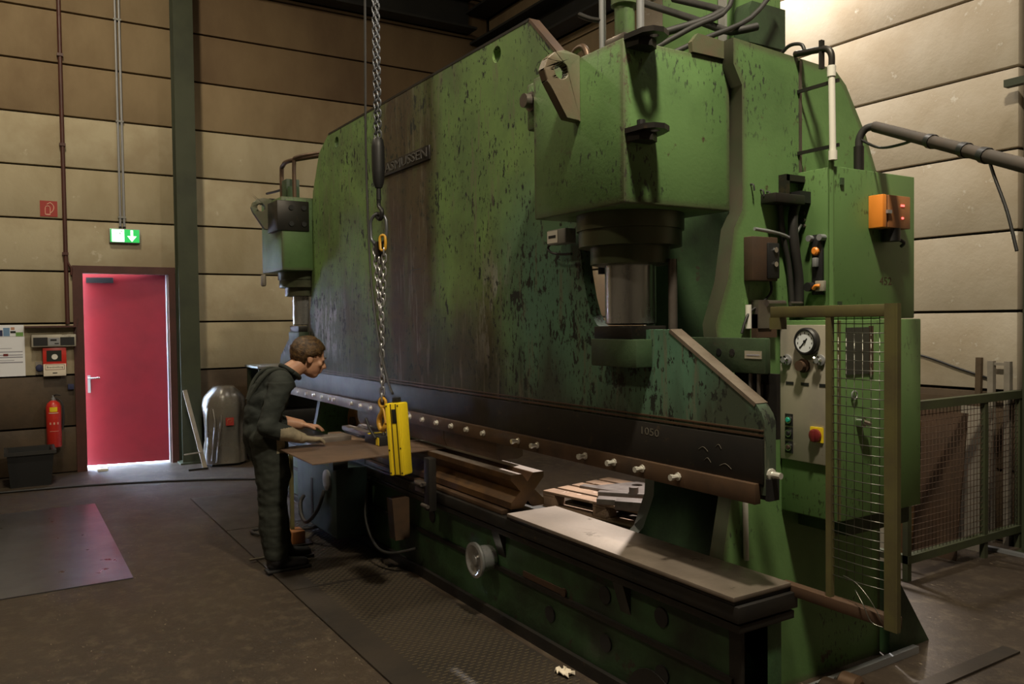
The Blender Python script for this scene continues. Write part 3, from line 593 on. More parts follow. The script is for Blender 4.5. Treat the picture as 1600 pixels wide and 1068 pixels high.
# work sheet
bm = nb(); vs2 = []
for z in (.8245, .8305):
    for q in ((-5.31, 1.498), (-4.575, 1.492), (-4.66, 2.40), (-5.39, 2.406)): vs2.append(bm.verts.new((*q, z)))
for f in ((0, 1, 2, 3), (4, 5, 6, 7), (0, 1, 5, 4), (1, 2, 6, 5), (2, 3, 7, 6), (3, 0, 4, 7)): bm.faces.new([vs2[i] for i in f])
emit('work_sheet', bm, 'sheet_brown', label='brown steel sheet held level over the die by the worker', cat='sheet')
t = Thing('steel_block', 'pale machined steel block left of the lifting magnet', 'block', (-5.55, 1.95, .60))
box('block_body', -5.64, -5.49, 1.85, 2.08, .80, .845, 'die_top', t, bev=.003); box('block_stand', -5.61, -5.52, 1.95, 2.06, .602, .80, 'dark_steel', t)
t = Thing('support_arm', 'brown timber-like support arm beyond the work sheet', 'beam', (-5.75, 2.2, .64))
box('arm_bar', -6.05, -5.45, 2.10, 2.20, .765, .80, 'wood', t, bev=.003); box('arm_foot', -5.72, -5.62, 2.225, 2.265, .607, .80, 'dark_steel', t); box('arm_joint', -5.72, -5.62, 2.19, 2.265, .765, .80, 'dark_steel', t)
# lifting magnet
t = Thing('lifting_magnet', 'dark lifting magnet with a black lever on the brown sheet', 'magnet', (-5.1, 2.13, .8306))
box('magnet_body', -5.22, -4.97, 2.07, 2.19, .8308, .895, 'black', t, bev=.004); box('warning_label', -5.02, -4.968, 2.068, 2.0705, .835, .885, 'yellow', t); box('magnet_stripe', -5.16, -5.13, 2.068, 2.192, .89, .897, 'yellow', t)
tube('lever', [(-5.0, 2.06, .88), (-5.08, 2.05, .94), (-5.14, 2.05, 1.0)], .009, 'black', t, 8, 3)
tube('shackle', [(-5.03, 2.13, .895), (-5.03, 2.13, .96), (-5.0, 2.13, .985), (-4.97, 2.13, .96), (-4.97, 2.13, .895)], .009, 'chain', t, 8, 5)

# ------------------------------------------------------------------ hoist
def a_link(bm, c, d, side, l, wd, r, n=10, m=5):
    d = Vector(d).normalized(); s = Vector(side); s = (s-d*s.dot(d)).normalized(); nrm = d.cross(s); pts = []
    hl = l/2-wd/2
    for i in range(n):
        a = 2*math.pi*i/n; ca, sa = math.cos(a), math.sin(a)
        pts.append(Vector(c)+s*(ca*wd/2)+d*(sa*wd/2+(hl if sa > 0 else -hl if sa < 0 else 0)))
    rings = []
    for i, p in enumerate(pts):
        tdir = (pts[(i+1) % n]-pts[i-1]).normalized(); a1 = tdir.cross(nrm).normalized()
        rings.append([bm.verts.new(p+(a1*math.cos(2*math.pi*j/m)+nrm*math.sin(2*math.pi*j/m))*r) for j in range(m)])
    for i in range(n):
        A, B = rings[i], rings[(i+1) % n]
        for j in range(m): bm.faces.new((A[j], A[(j+1) % m], B[(j+1) % m], B[j]))
def a_chain(bm, p0, p1, pitch, wd, r):
    p0, p1 = Vector(p0), Vector(p1); L_ = (p1-p0).length; n = max(2, int(L_/pitch)); d = (p1-p0)/L_
    x, y, _ = frame_of(d)
    for i in range(n):
        s = (x+y) if i % 2 else (x-y); a_link(bm, p0+d*(i+.5)*L_/n, d, s, pitch*1.42, wd, r)
t = Thing('chain_hoist', 'crane chain with a dark hook block hanging before the ram', 'hoist', (-4.98, 2.10, 2.25))
bm = nb(); a_chain(bm, (-5.005, 2.10, 2.84), (-5.02, 2.10, 6.9), .034, .026, .0052); a_chain(bm, (-4.95, 2.10, 2.84), (-4.968, 2.10, 6.9), .034, .026, .0052); emit('load_chain', bm, 'chain_dark', t, sharp=1.5, kind='stuff')
bm = nb(); a_lathe(bm, [(0, 0), (.022, .005), (.036, .04), (.042, .12), (.042, .27), (.034, .32), (.02, .335), (0, .335)], (-4.978, 2.10, 2.51), (0, 0, 1), 18); emit('hook_block', bm, 'black', t)
bm = nb(); a_cyl(bm, (-4.978, 2.10, 2.44), (-4.978, 2.10, 2.51), .016, 10); a_tube(bm, [(-4.978, 2.10, 2.44), (-4.978, 2.10, 2.40), (-4.93, 2.10, 2.36), (-4.95, 2.10, 2.315), (-5.0, 2.10, 2.325), (-5.015, 2.10, 2.36)], .014, 10, 5); emit('hook', bm, 'black', t, sharp=1.2)
tube('control_cable', [(-5.05, 2.07, 6.9), (-5.05, 2.06, 4.2), (-5.06, 2.05, 2.9), (-5.02, 2.04, 2.3), (-4.93, 2.02, 1.9), (-4.74, 1.98, 1.55), (-4.48, 1.93, 1.29), (-4.36, 1.905, 1.23)], .008, 'rubber', t, 6)
t = Thing('chain_sling', 'steel chain sling with a yellow hook above the magnet', 'chain sling', (-4.97, 2.10, 1.0))
bm = nb(); a_link(bm, (-4.99, 2.10, 2.25), (0, 0, 1), (.85, .5, 0), .20, .13, .011, 20, 8); emit('ring', bm, 'chain_dark', t, sharp=1.5)
bm = nb()
a_chain(bm, (-5.04, 2.09, 2.17), (-4.965, 2.09, 1.72), .04, .03, .0065); a_chain(bm, (-4.985, 2.10, 2.15), (-4.955, 2.10, 1.75), .04, .03, .0065); a_chain(bm, (-4.92, 2.11, 2.12), (-4.955, 2.11, 1.78), .04, .03, .0065)
a_chain(bm, (-4.96, 2.10, 1.74), (-4.97, 2.10, 1.13), .04, .03, .0065); emit('sling_chain', bm, 'chain', t, sharp=1.5, kind='stuff')
bm = nb(); a_box(bm, -5.03, -4.96, 2.08, 2.12, 2.07, 2.17, .008); emit('shortening_clutch', bm, 'dark_steel', t)
bm = nb(); a_link(bm, (-4.925, 2.10, 2.155), (0, 0, 1), (1, .6, 0), .10, .045, .010, 12, 6); emit('coupling_link', bm, 'yellow_hook', t, sharp=1.5)
bm = nb(); a_link(bm, (-4.97, 2.10, 1.115), (0, 0, 1), (1, .5, 0), .06, .055, .011, 12, 6)
a_tube(bm, [(-4.972, 2.10, 1.09), (-4.985, 2.10, 1.05), (-5.025, 2.10, 1.01), (-5.03, 2.10, .97), (-4.99, 2.10, .935), (-4.945, 2.10, .955), (-4.93, 2.10, .99)], [.014, .016, .018, .02, .02, .018, .015, .008], 8, 5)
a_tube(bm, [(-4.972, 2.10, 1.09), (-4.94, 2.10, 1.04), (-4.92, 2.10, .985)], .010, 6, 4); emit('yellow_hook', bm, 'yellow_hook', t, sharp=1.2, label='orange-yellow safety hook')
t = Thing('pendant_control', 'long yellow crane pendant hanging in front of the press', 'remote control', (-4.27, 1.90, .775))
bm = nb()
def pend(x, y, z):  # slightly tilted body frame
    k = math.radians(-4); c0 = Vector((-4.27, 1.90, .98)); v = Vector((x, y, z)); ca, sa = math.cos(.56), math.sin(.56)
    v = Vector((v.x*math.cos(k)+v.z*math.sin(k), v.y, -v.x*math.sin(k)+v.z*math.cos(k)))
    return c0+Vector((v.x*ca-v.y*sa, v.x*sa+v.y*ca, v.z))
def pbox(name, x0, x1, y0, y1, z0, z1, mat, bev, par):
    bm = nb(); a_box(bm, x0, x1, y0, y1, z0, z1, bev)
    for v in bm.verts: v.co = pend(*v.co)
    return emit(name, bm, mat, par)
pb_ = pbox('pendant_body', -.05, .05, -.035, .045, -.205, .205, 'yellow', .010, t)
for x in (-.036, .036): pbox('grip_rib', x-.012, x+.012, -.046, -.034, -.205, .205, 'yellow', .005, t)
for x in (-.017, .017): pbox('groove', x-.0025, x+.0025, -.037, -.034, -.20, .20, 'black', 0, pb_)
pbox('display', -.011, .013, -.038, -.034, .09, .17, 'black', .001, pb_)
for x, z in ((-.038, .19), (.038, .19), (-.038, -.19), (.038, -.19), (-.038, -.06), (.038, -.05)): pbox('screw', x-.004, x+.004, -.048, -.044, z-.004, z+.004, 'black', 0, pb_)
pbox('cable_gland', -.02, .02, -.015, .025, .205, .235, 'black', .006, t)

# ------------------------------------------------------------------ control cabinets on the near frame
t = Thing('control_cabinet', 'green control cabinet with a pressure gauge and push buttons', 'cabinet', (-2.26, 3.18, .80))
box('cabinet_body', -2.398, -2.112, 2.885, 3.47, .80, 1.632, 'green_cab', t, bev=.006)
fp = box('front_panel', -2.392, -2.128, 2.872, 2.885, 1.03, 1.612, 'grey_panel', t, bev=.003, label='grey instrument panel')
lathe('pressure_gauge', [(.058, 0), (.058, .022), (.052, .03), (.046, .03), (.046, .024), (0, .024)], (-2.243, 2.872, 1.543), (0, -1, 0), 'black', t, 32, label='round black pressure gauge')
ga = lathe('gauge_dial', [(.046, 0), (.046, .002), (0, .002)], (-2.243, 2.849, 1.543), (0, -1, 0), 'dial', t, 28, label='white gauge dial')
bm = nb()
for k in range(9):
    a = math.radians(-135+k*270/8); p = Vector((-2.243+.036*math.sin(a), 2.8465, 1.543+.036*math.cos(a))); a_box(bm, p.x-.002, p.x+.002, p.y-.0005, p.y, p.z-.004, p.z+.004)
emit('dial_marks', bm, 'black', ga)
bm = nb(); a_tube(bm, [(-2.265, 2.8455, 1.518), (-2.243, 2.8455, 1.543), (-2.232, 2.8455, 1.556)], .0022, 5, 2); a_cyl(bm, (-2.243, 2.847, 1.543), (-2.243, 2.843, 1.543), .006, 8); emit('gauge_needle', bm, 'black', ga)
for x, z in ((-2.352, 1.462), (-2.183, 1.466)):
    kn = lathe('adjusting_knob', [(.024, 0), (.024, .008), (.012, .01), (.012, .03), (0, .03)], (x, 2.872, z), (0, -1, 0), 'galvanised', t, 12)
    bm = nb()
    for k in range(5):
        a = 2*math.pi*k/5; a_cyl(bm, (x, 2.848, z), (x+.02*math.cos(a), 2.848, z+.02*math.sin(a)), .006, 6)
    emit('knob_star', bm, 'chrome', kn)
lathe('selector', [(.03, 0), (.03, .01), (.022, .012), (.022, .035), (0, .035)], (-2.266, 2.872, 1.440), (0, -1, 0), 'rust', t, 14)
for x in (-2.34, -2.262, -2.17): box('name_tag', x-.02, x+.02, 2.8705, 2.8725, 1.355, 1.368, 'black', fp)
for z, mm in ((1.203, 'green_knob'), (1.145, 'black'), (1.085, 'rust')):
    pbt = box('push_button', -2.364, -2.324, 2.869, 2.8735, z-.026, z+.026, 'black', t)
    lathe('button_ring', [(.016, 0), (.016, .006), (.012, .006), (.012, .002), (0, .002)], (-2.344, 2.869, z), (0, -1, 0), 'chrome', pbt, 14)
    lathe('button_cap', [(.011, 0), (.011, .008), (.008, .010), (0, .010)], (-2.344, 2.868, z), (0, -1, 0), mm, pbt, 12)
ms = box('main_switch', -2.232, -2.170, 2.866, 2.873, 1.123, 1.186, 'yellow', t, label='red rotary main switch on a yellow plate')
lathe('switch_rotor', [(.028, 0), (.028, .012), (.02, .016), (0, .016)], (-2.203, 2.866, 1.151), (0, -1, 0), 'red_dark', ms, 18); box('switch_grip', -2.211, -2.195, 2.838, 2.851, 1.128, 1.174, 'red_dark', ms, bev=.002)
wn = box('side_window', -2.1125, -2.108, 2.935, 3.09, 1.405, 1.60, 'glass_dark', t); box('window_frame', -2.1125, -2.106, 3.09, 3.115, 1.40, 1.605, 'rust', t)
bm = nb(); a_cyl(bm, (-2.112, 3.02, 1.205), (-2.085, 3.02, 1.205), .02, 12); a_cyl(bm, (-2.085, 3.005, 1.212), (-2.085, 3.055, 1.198), .012, 10); emit('door_handle', bm, 'chrome', t)
bm = nb(); a_link(bm, (-2.105, 2.985, 1.32), (0, 0, 1), (0, 1, 0), .036, .036, .003, 14, 5); emit('pull_ring', bm, 'galvanised', t)
box('corner_trim', -2.114, -2.108, 2.883, 2.90, .81, 1.63, 'green_rail', t)
box('mounting_foot', -2.40, -2.15, 3.0, 3.44, .72, .80, 'green_dirty_shade', t)
t = Thing('switch_cabinet', 'plain green upper cabinet with a conduit on its corner', 'cabinet', (-2.305, 3.29, 1.634))
sb_ = box('cabinet_body', -2.398, -2.212, 3.0, 3.58, 1.634, 2.283, 'green_cab', t, bev=.005)
cyl('corner_conduit', (-2.222, 2.994, 1.66), (-2.222, 2.994, 2.32), .012, 'green_cab', t, 10)
for z in (2.10, 2.07, 2.045): cyl('grommet', (-2.363, 3.0, z), (-2.363, 2.99, z), .008, 'bare_steel', t, 10)
stn = box('switch_plate', -2.315, -2.262, 2.985, 3.0, 1.74, 2.0, 'black', t, bev=.003)
for x in (-2.317, -2.262): cyl('lamp_cap', (x, 3.0, 1.985), (x, 2.965, 1.985), .014, 'galvanised', stn, 12)
lathe('orange_button', [(.018, 0), (.018, .012), (.012, .018), (0, .018)], (-2.29, 2.985, 1.928), (0, -1, 0), 'orange', stn, 14)
box('toggle', -2.298, -2.278, 2.965, 2.985, 1.86, 1.90, 'galvanised', stn, bev=.003)
box('cam_plate', -2.285, -2.242, 2.968, 2.986, 1.755, 1.80, 'grey_panel', stn, bev=.002); tube('orange_lever', [(-2.29, 2.965, 1.765), (-2.275, 2.96, 1.778), (-2.258, 2.965, 1.777)], .008, 'orange', stn, 8, 3); cyl('cam_knob', (-2.315, 2.985, 1.775), (-2.315, 2.955, 1.775), .02, 'black', stn, 12)
text('stencil', '452', .05, (-2.2115, 3.36, 1.80), (0, 1, 0), (0, 0, 1), 'rust', t, .0004, fit=.09)
for y, z in ((3.045, 2.225), (3.03, 1.70)): box('door_catch', -2.213, -2.203, y-.01, y+.01, z-.02, z+.01, 'green_dirty_shade', t)
t = Thing('warning_unit', 'small orange box with red lights on the green cabinet', 'indicator box', (-2.18, 3.33, 1.98))
box('unit_front', -2.211, -2.142, 3.232, 3.262, 2.03, 2.172, 'orange', t, bev=.003); box('unit_body', -2.211, -2.142, 3.272, 3.435, 2.03, 2.172, 'orange_dull', t, bev=.003); box('unit_gap', -2.21, -2.146, 3.262, 3.272, 2.032, 2.17, 'black', t)
for z, s in ((2.13, .012), (2.075, .006)): box('red_light', -2.142, -2.139, 3.375-s, 3.375+s, z-.004, z+.004, 'red_led', t)
cyl('socket', (-2.175, 3.345, 2.03), (-2.175, 3.345, 1.975), .038, 'black', t, 16); tube('plug_cable', [(-2.17, 3.37, 1.99), (-2.15, 3.40, 1.97), (-2.17, 3.41, 1.955)], .008, 'black', t, 6, 3); box('latch', -2.142, -2.132, 3.255, 3.285, 2.09, 2.105, 'galvanised', t)
# swing boom and white pipe above the cabinets
t = Thing('swing_boom', 'dark lagged boom pipe reaching right from the cabinet top', 'boom', (-2.27, 3.25, 2.284))
cyl('boom_post', (-2.27, 3.25, 2.284), (-2.27, 3.25, 2.40), .022, 'dark_steel', t, 12)
tube('boom_bend', [(-2.27, 3.25, 2.39), (-2.265, 3.25, 2.44), (-2.24, 3.26, 2.475), (-2.20, 3.275, 2.478)], .017, 'rubber', t, 10, 5)
bdr = Vector((-1.05, 2.56, 2.0))-Vector((-2.21, 3.28, 2.478)); s0 = Vector((-2.21, 3.28, 2.478))
cyl('boom_pipe', s0, s0+bdr, .024, 'lagging', t, 12)
tube('boom_cable', [(-2.262, 3.25, 2.43), (-2.15, 3.22, 2.37), (-2.0, 3.15, 2.35), (-1.88, 3.07, 2.345)], .006, 'black', t, 6)
tube('boom_drop', [tuple(s0+bdr*.62), (-1.45, 2.80, 2.10), (-1.40, 2.78, 1.98), (-1.36, 2.76, 1.85)], .006, 'black', t, 6)
for f in (.35, .52, .61): tube('tie_wrap', [tuple(s0+bdr*(f-.012)), tuple(s0+bdr*(f+.012))], .028, 'black', t, 10, 0)
t = Thing('white_riser', 'white plastic pipe running down beside the frame top', 'pipe', (-2.21, 2.99, 2.31))
cyl('riser', (-2.208, 2.985, 2.315), (-2.214, 2.985, 2.69), .014, 'white', t, 12); cyl('sleeve', (-2.214, 2.985, 2.655), (-2.214, 2.985, 2.70), .018, 'white', t, 12); cyl('sleeve', (-2.208, 2.985, 2.305), (-2.208, 2.985, 2.345), .018, 'white', t, 12)
tube('elbow', [(-2.214, 2.985, 2.69), (-2.214, 2.985, 2.745), (-2.235, 2.985, 2.775), (-2.28, 2.985, 2.785), (-2.40, 2.985, 2.80)], .014, 'dark_steel', t, 10)
box('pipe_clip', -2.27, -2.255, 2.975, 2.995, 2.70, 2.82, 'dark_steel', t); box('pipe_clip', -2.40, -2.19, 2.998, 3.006, 2.63, 2.645, 'dark_steel', t); box('pipe_clip', -2.40, -2.19, 2.998, 3.006, 2.36, 2.375, 'dark_steel', t)
tube('cable_loop', [(-2.36, 3.0, 2.80), (-2.38, 3.0, 2.84), (-2.45, 3.0, 2.85), (-2.52, 3.0, 2.80)], .008, 'black', t, 6)

# ------------------------------------------------------------------ mesh guard gate at the bed end
t = Thing('guard_gate', 'olive framed wire mesh guard gate beside the control cabinet', 'gate', (-1.87, 2.53, .58))
box('top_bar', -2.145, -1.622, 2.519, 2.545, 1.645, 1.687, 'green_rail', t, bev=.002); box('hinge_block', -2.145, -2.10, 2.515, 2.56, 1.60, 1.645, 'green_rail', t)
bm = nb(); a_box(bm, -1.660, -1.6205, 2.513, 2.519, .583, 1.689); a_box(bm, -1.620, -1.612, 2.513, 2.534, .583, 1.689); emit('outer_post', bm, 'green_rail', t, label='olive angle-iron post')
box('inner_post', -1.896, -1.874, 2.52, 2.54, .62, 1.65, 'green_rail', t); box('bottom_bar', -2.10, -1.62, 2.515, 2.555, .588, .630, 'rust', t, bev=.002)
bm = nb()
for k in range(8):
    x = -1.886+.0325*k
    a_tube(bm, [(x, 2.535, .70 if k < 5 else .78), (x, 2.535, 1.648)], .0016, 4, 0)
for k in range(29):
    z = 1.622-.0325*k
    a_tube(bm, [(-1.886, 2.532, z), (-1.75, 2.534-.004*(k % 3), z-.002), (-1.655, 2.532, z)], .0016, 4, 0)
a_tube(bm, [(-1.83, 2.53, .72), (-1.77, 2.52, .71), (-1.71, 2.51, .67), (-1.665, 2.51, .61)], .002, 4, 4); a_tube(bm, [(-1.775, 2.52, .685), (-1.73, 2.50, .65), (-1.70, 2.50, .60), (-1.66, 2.51, .59)], .002, 4, 4)
emit('wire_mesh', bm, 'wire', t, kind='stuff', sharp=1.6)

# ------------------------------------------------------------------ mesh cage with scrap at the back right
t = Thing('mesh_cage', 'rusty green wire mesh cage against the back wall', 'cage', (-2.96, 5.35, 0))
XC = -2.96
box('top_rail', XC-.03, XC+.02, 4.70, 6.07, 1.055, 1.11, 'green_rail2', t); box('bottom_rail', XC-.03, XC+.02, 4.70, 6.07, .11, .16, 'green_rail2', t)
for y in (4.70, 5.58): box('post', XC-.02, XC+.015, y, y+.04, 0, 1.10, 'green_rail2', t)
box('post', XC-.02, XC+.015, 6.03, 6.07, 0, 1.10, 'green_rail2', t); box('top_rail', -4.3, XC-.03, 4.70, 4.74, 1.06, 1.11, 'green_rail2', t); box('bottom_rail', -4.3, XC-.03, 4.70, 4.74, .11, .16, 'green_rail2', t); box('post', -4.32, -4.28, 4.70, 4.74, 0, 1.11, 'green_rail2', t)
bm = nb()
for k in range(33): a_tube(bm, [(XC, 4.75+k*.04, .15), (XC, 4.75+k*.04, 1.06)], .002, 4, 0)
for k in range(22): a_tube(bm, [(XC, 4.72, .18+k*.04), (XC, 6.05, .18+k*.04)], .002, 4, 0)
emit('wire_mesh', bm, 'rust', t, kind='stuff', sharp=1.6)
def leaning(name, label, cat, x0, x1, y, top, mat, lean=.12, th=.012):
    bm = nb(); vs2 = []
    for d in (0, th):
        for q in ((x0, y-lean+d, 0.001), (x1, y-lean+d, 0.001), (x1, y+d, top), (x0, y+d, top)): vs2.append(bm.verts.new(q))
    for f in ((0, 1, 2, 3), (4, 5, 6, 7), (0, 1, 5, 4), (1, 2, 6, 5), (2, 3, 7, 6), (3, 0, 4, 7)): bm.faces.new([vs2[i] for i in f])
    emit(name, bm, mat, label=label, cat=cat)
leaning('scrap_sheet', 'pale grey board leaning in the mesh cage beside the cabinet', 'board', -3.40, -3.22, 4.98, .98, 'wood_grey', .10)
leaning('scrap_sheet', 'wide rusty sheet leaning inside the mesh cage', 'sheet', -3.75, -3.02, 5.50, .98, 'rust', .14)
leaning('scrap_sheet', 'orange-brown wooden board leaning inside the mesh cage', 'board', -3.60, -3.25, 5.34, .92, 'die_steel', .12)
leaning('scrap_sheet', 'grey-brown board leaning inside the cage nearest the wall', 'board', -3.22, -3.0, 5.78, 1.0, 'wood_grey', .08)
leaning('scrap_sheet', 'dark brown sheet leaning against the wall behind the cage', 'sheet', -4.25, -3.3, 6.02, 1.04, 'dado', .10)
leaning('lath', 'dark lath standing against the back wall behind the cage', 'lath', -3.27, -3.23, 6.06, 1.33, 'dado', .05, .03)
bm = nb(); a_box(bm, -3.165, -3.125, 6.02, 6.06, 0, 1.31); a_box(bm, -3.05, -3.01, 6.02, 6.06, 0, 1.31); a_box(bm, -3.125, -3.05, 6.03, 6.05, 1.04, 1.06); a_box(bm, -3.125, -3.05, 6.03, 6.05, 1.28, 1.30); emit('wooden_trestle', bm, 'wood_grey', label='grey wooden ladder frame standing against the back wall', cat='frame')
box('orange_tag', -3.32, -3.27, 5.29, 5.296, .82, .85, 'orange', label='small orange tag hanging in the mesh cage', cat='tag')
t = Thing('floor_bar', 'pale flat bar lying on the floor by the mesh cage', 'bar', (-2.75, 5.85, 0)); box('bar', -3.16, -2.40, 5.80, 5.85, .001, .022, 'galvanised', t)
tube('wall_cable', [(-4.1, 6.085, 1.40), (-3.7, 6.085, 1.33), (-3.4, 6.085, 1.24), (-3.15, 6.085, 1.17)], .008, 'black', label='black cable sagging along the back wall behind the cage', cat='cable')
for i, (x, y) in enumerate(((-2.20, 2.96), (-2.19, 3.075))):
    t = Thing('roller', ('round roller lying by the frame foot, nearer of two', 'round roller lying by the frame foot, farther of two')[i], 'roller', (x, y, 0), 'rollers by the frame foot')
    lathe('roller_body', [(0, -.05), (.03, -.05), (.05, -.035), (.05, .035), (.03, .05), (0, .05)], (x, y, .051), (1, .15, 0), 'brown_steel', t, 18); cyl('roller_axle', (x-.07, y-.010, .051), (x+.07, y+.010, .051), .012, 'dark_steel', t, 8)
box('floor_strip', -2.10, -2.02, 2.75, 4.15, .001, .012, 'plate_smooth', label='flat steel strip on the floor below the guard gate', cat='strip')
t = Thing('pipe_run', 'pale thin rail on the floor beneath the control cabinet', 'rail', (-2.3, 3.2, .0)); box('rail', -2.32, -2.29, 2.70, 3.75, .001, .035, 'galvanised', t)
prism('floor_wedge', [(3.62, 0), (3.95, 0), (3.62, .45)], 0, -2.42, -2.36, 'green_dirty_shade', P)

# ------------------------------------------------------------------ pallet with steel parts behind the press
PR = Matrix.Rotation(math.radians(9), 4, 'Z'); PO = Vector((-5.92, 4.0, 0))
t = Thing('pallet', 'wooden pallet with steel parts on the floor behind the press', 'pallet', PO)
def plbox(name, x0, x1, y0, y1, z0, z1, mat, par, bev=.004, rot=0, **k):
    bm = nb(); a_box(bm, x0, x1, y0, y1, z0, z1, bev)
    c = Vector(((x0+x1)/2, (y0+y1)/2, 0))
    for v in bm.verts:
        q = v.co-c; q = Matrix.Rotation(rot, 3, 'Z') @ q+c if rot else v.co
        v.co = PO+PR @ q
    return emit(name, bm, mat, par, **k)
for k in range(5): plbox('deck_board', 0, 1.35, k*.18, k*.18+.135, .122, .144, 'wood', t)
for k in range(3):
    plbox('cross_board', k*.60, k*.60+.145, 0, .855, .10, .1215, 'wood', t)
    for j in range(3): plbox('block', k*.60, k*.60+.145, j*.36, j*.36+.135, .022, .0995, 'wood', t)
for j in range(3): plbox('bottom_board', 0, 1.35, j*.36, j*.36+.135, 0, .0215, 'wood', t)
bm = nb(); a_prism(bm, [(.16, .30), (.62, .36), (.80, .46), (.55, .80), (.40, .80), (.26, .42), (.14, .38)], 2, .1445, .166, holes=[circ(.50, .68, .05, 14)])
for v in bm.verts: v.co = PO+PR @ v.co
emit('gusset_plate', bm, 'part_steel', label='triangular steel gusset plate with a hole on the pallet', cat='steel part')
plbox('steel_bar', .50, 1.02, .24, .31, .1445, .20, 'part_steel', None, rot=.55, label='long dark steel bar behind the others on the pallet', cat='steel part')
plbox('steel_bar', .58, .95, .13, .18, .1445, .175, 'part_steel', None, rot=.5, label='thin steel bar between two thicker ones on the pallet', cat='steel part')
plbox('steel_bar', .66, 1.02, .02, .10, .1445, .19, 'part_steel', None, rot=.5, label='front flat steel bar on the pallet', cat='steel part')
plbox('steel_billet', .88, 1.16, -.04, .10, .1445, .215, 'part_steel', None, rot=.5, label='thick steel billet at the front of the pallet', cat='steel part')
bm = nb(); a_lathe(bm, [(0, 0), (.04, 0), (.04, .05), (0, .05)], PO+PR @ Vector((.80, .285, .2005)), (0, 0, 1), 14); emit('steel_disc', bm, 'part_steel', label='small round steel disc on the pallet bars', cat='steel part')
t = Thing('drum_cover', 'rusty orange round machine cover behind the press on the left', 'drum', (-7.32, 2.95, 0))
lathe('cover', [(0, 0), (.17, 0), (.21, .03), (.21, .22), (0, .22)], (-7.32, 2.80, .70), (0, 1, 0), 'drum_orange', t, 28); box('cover_stand', -7.45, -7.19, 2.86, 3.0, 0, .52, 'dark_steel', t); cyl('cover_hub', (-7.32, 2.80, .70), (-7.32, 2.77, .70), .05, 'rust', t, 14)

# ------------------------------------------------------------------ things on the door wall
xs = XW
t = Thing('exit_sign', 'lit green emergency exit sign with a down arrow above the door', 'sign', (xs, 1.213, 2.576))
box('sign_housing', xs, xs+.055, 1.054, 1.372, 2.576, 2.738, 'galvanised', t, bev=.004)
sf = box('sign_face', xs+.055, xs+.060, 1.062, 1.364, 2.584, 2.730, 'exit_green', t)
box('pictogram_field', xs+.060, xs+.062, 1.078, 1.205, 2.588, 2.726, 'exit_white', sf)
bm = nb(); a_tube(bm, [(xs+.066, 1.125, 2.66), (xs+.066, 1.125, 2.695), (xs+.066, 1.155, 2.70), (xs+.066, 1.16, 2.675), (xs+.066, 1.135, 2.668)], .0035, 5, 3); a_tube(bm, [(xs+.066, 1.155, 2.69), (xs+.066, 1.172, 2.672)], .0035, 5, 0); a_lathe(bm, [(.008, 0), (.008, .002), (0, .002)], (xs+.064, 1.178, 2.708), (1, 0, 0), 10); emit('running_figure', bm, 'print_green', sf)
prism('arrow', [(1.272, 2.722), (1.298, 2.722), (1.298, 2.655), (1.333, 2.655), (1.285, 2.592), (1.237, 2.655), (1.272, 2.655)], 0, xs+.060, xs+.062, 'exit_white', sf)
for i, y in enumerate((1.172, 1.212)):
    tt = Thing('conduit_pipe', ('left of the thin grey conduits above the exit sign', 'right of the thin grey conduits above the exit sign')[i], 'conduit', (xs, y, 2.74)); cyl('conduit', (xs+.02, y, 2.765), (xs+.02, y, ZC), .013, 'galvanised', tt, 8); cyl('gland', (xs+.02, y, 2.739), (xs+.02, y, 2.765), .017, 'black', tt, 8)
    for z in (2.86, 3.95, 5.1): box('clip', xs, xs+.036, y-.02, y+.02, z, z+.02, 'grey', tt)
t = Thing('wall_pipe', 'brown pipe running up the wall left of the door', 'pipe', (xs, .60, 1.67)); cyl('pipe', (xs+.03, .615, 1.66), (xs+.03, .605, ZC), .022, 'frame_brown', t, 10)
for z in (2.42, 3.62, 4.6): box('pipe_clip', xs, xs+.06, .58, .64, z, z+.03, 'frame_brown', t)
tube('pipe_end', [(xs+.03, .612, 2.40), (xs+.035, .64, 2.32), (xs+.035, .665, 2.27), (xs+.035, .66, 2.20)], .012, 'frame_brown', t, 8)
t = Thing('fire_sign', 'square red fire extinguisher sign high on the wall', 'sign', (xs, .463, 2.833)); sp_ = box('sign_plate', xs, xs+.006, .380, .547, 2.840, 3.012, 'red_sign', t)
bm = nb(); a_tube(bm, [(xs+.008, .43, 2.86), (xs+.008, .43, 2.935), (xs+.008, .45, 2.955), (xs+.008, .475, 2.94), (xs+.008, .475, 2.865)], .004, 5, 3); a_tube(bm, [(xs+.008, .445, 2.97), (xs+.008, .48, 2.99), (xs+.008, .51, 2.955), (xs+.008, .505, 2.91), (xs+.008, .475, 2.875)], .005, 5, 4); a_box(bm, xs+.006, xs+.009, .43, .478, 2.858, 2.868); emit('pictogram', bm, 'sign_line', sp_)
t = Thing('fire_alarm_box', 'red alarm box with a white printed plate left of the door', 'alarm box', (xs, .478, 1.09))
ab = box('alarm_case', xs, xs+.07, .365, .592, 1.19, 1.401, 'red', t, bev=.006); box('alarm_window', xs+.07, xs+.073, .40, .545, 1.25, 1.37, 'glass_dark', t); lathe('alarm_button', [(.03, 0), (.03, .006), (0, .006)], (xs+.073, .478, 1.30), (1, 0, 0), 'white', t, 14)
lp_ = box('alarm_plate', xs+.055, xs+.075, .368, .585, 1.09, 1.222, 'paper_cream', t, bev=.002)
bm = nb()
for a in ((.385, .57, 1.212, 1.216), (.385, .57, 1.158, 1.162), (.385, .389, 1.158, 1.216), (.566, .57, 1.158, 1.216)): a_box(bm, xs+.075, xs+.0765, *a)
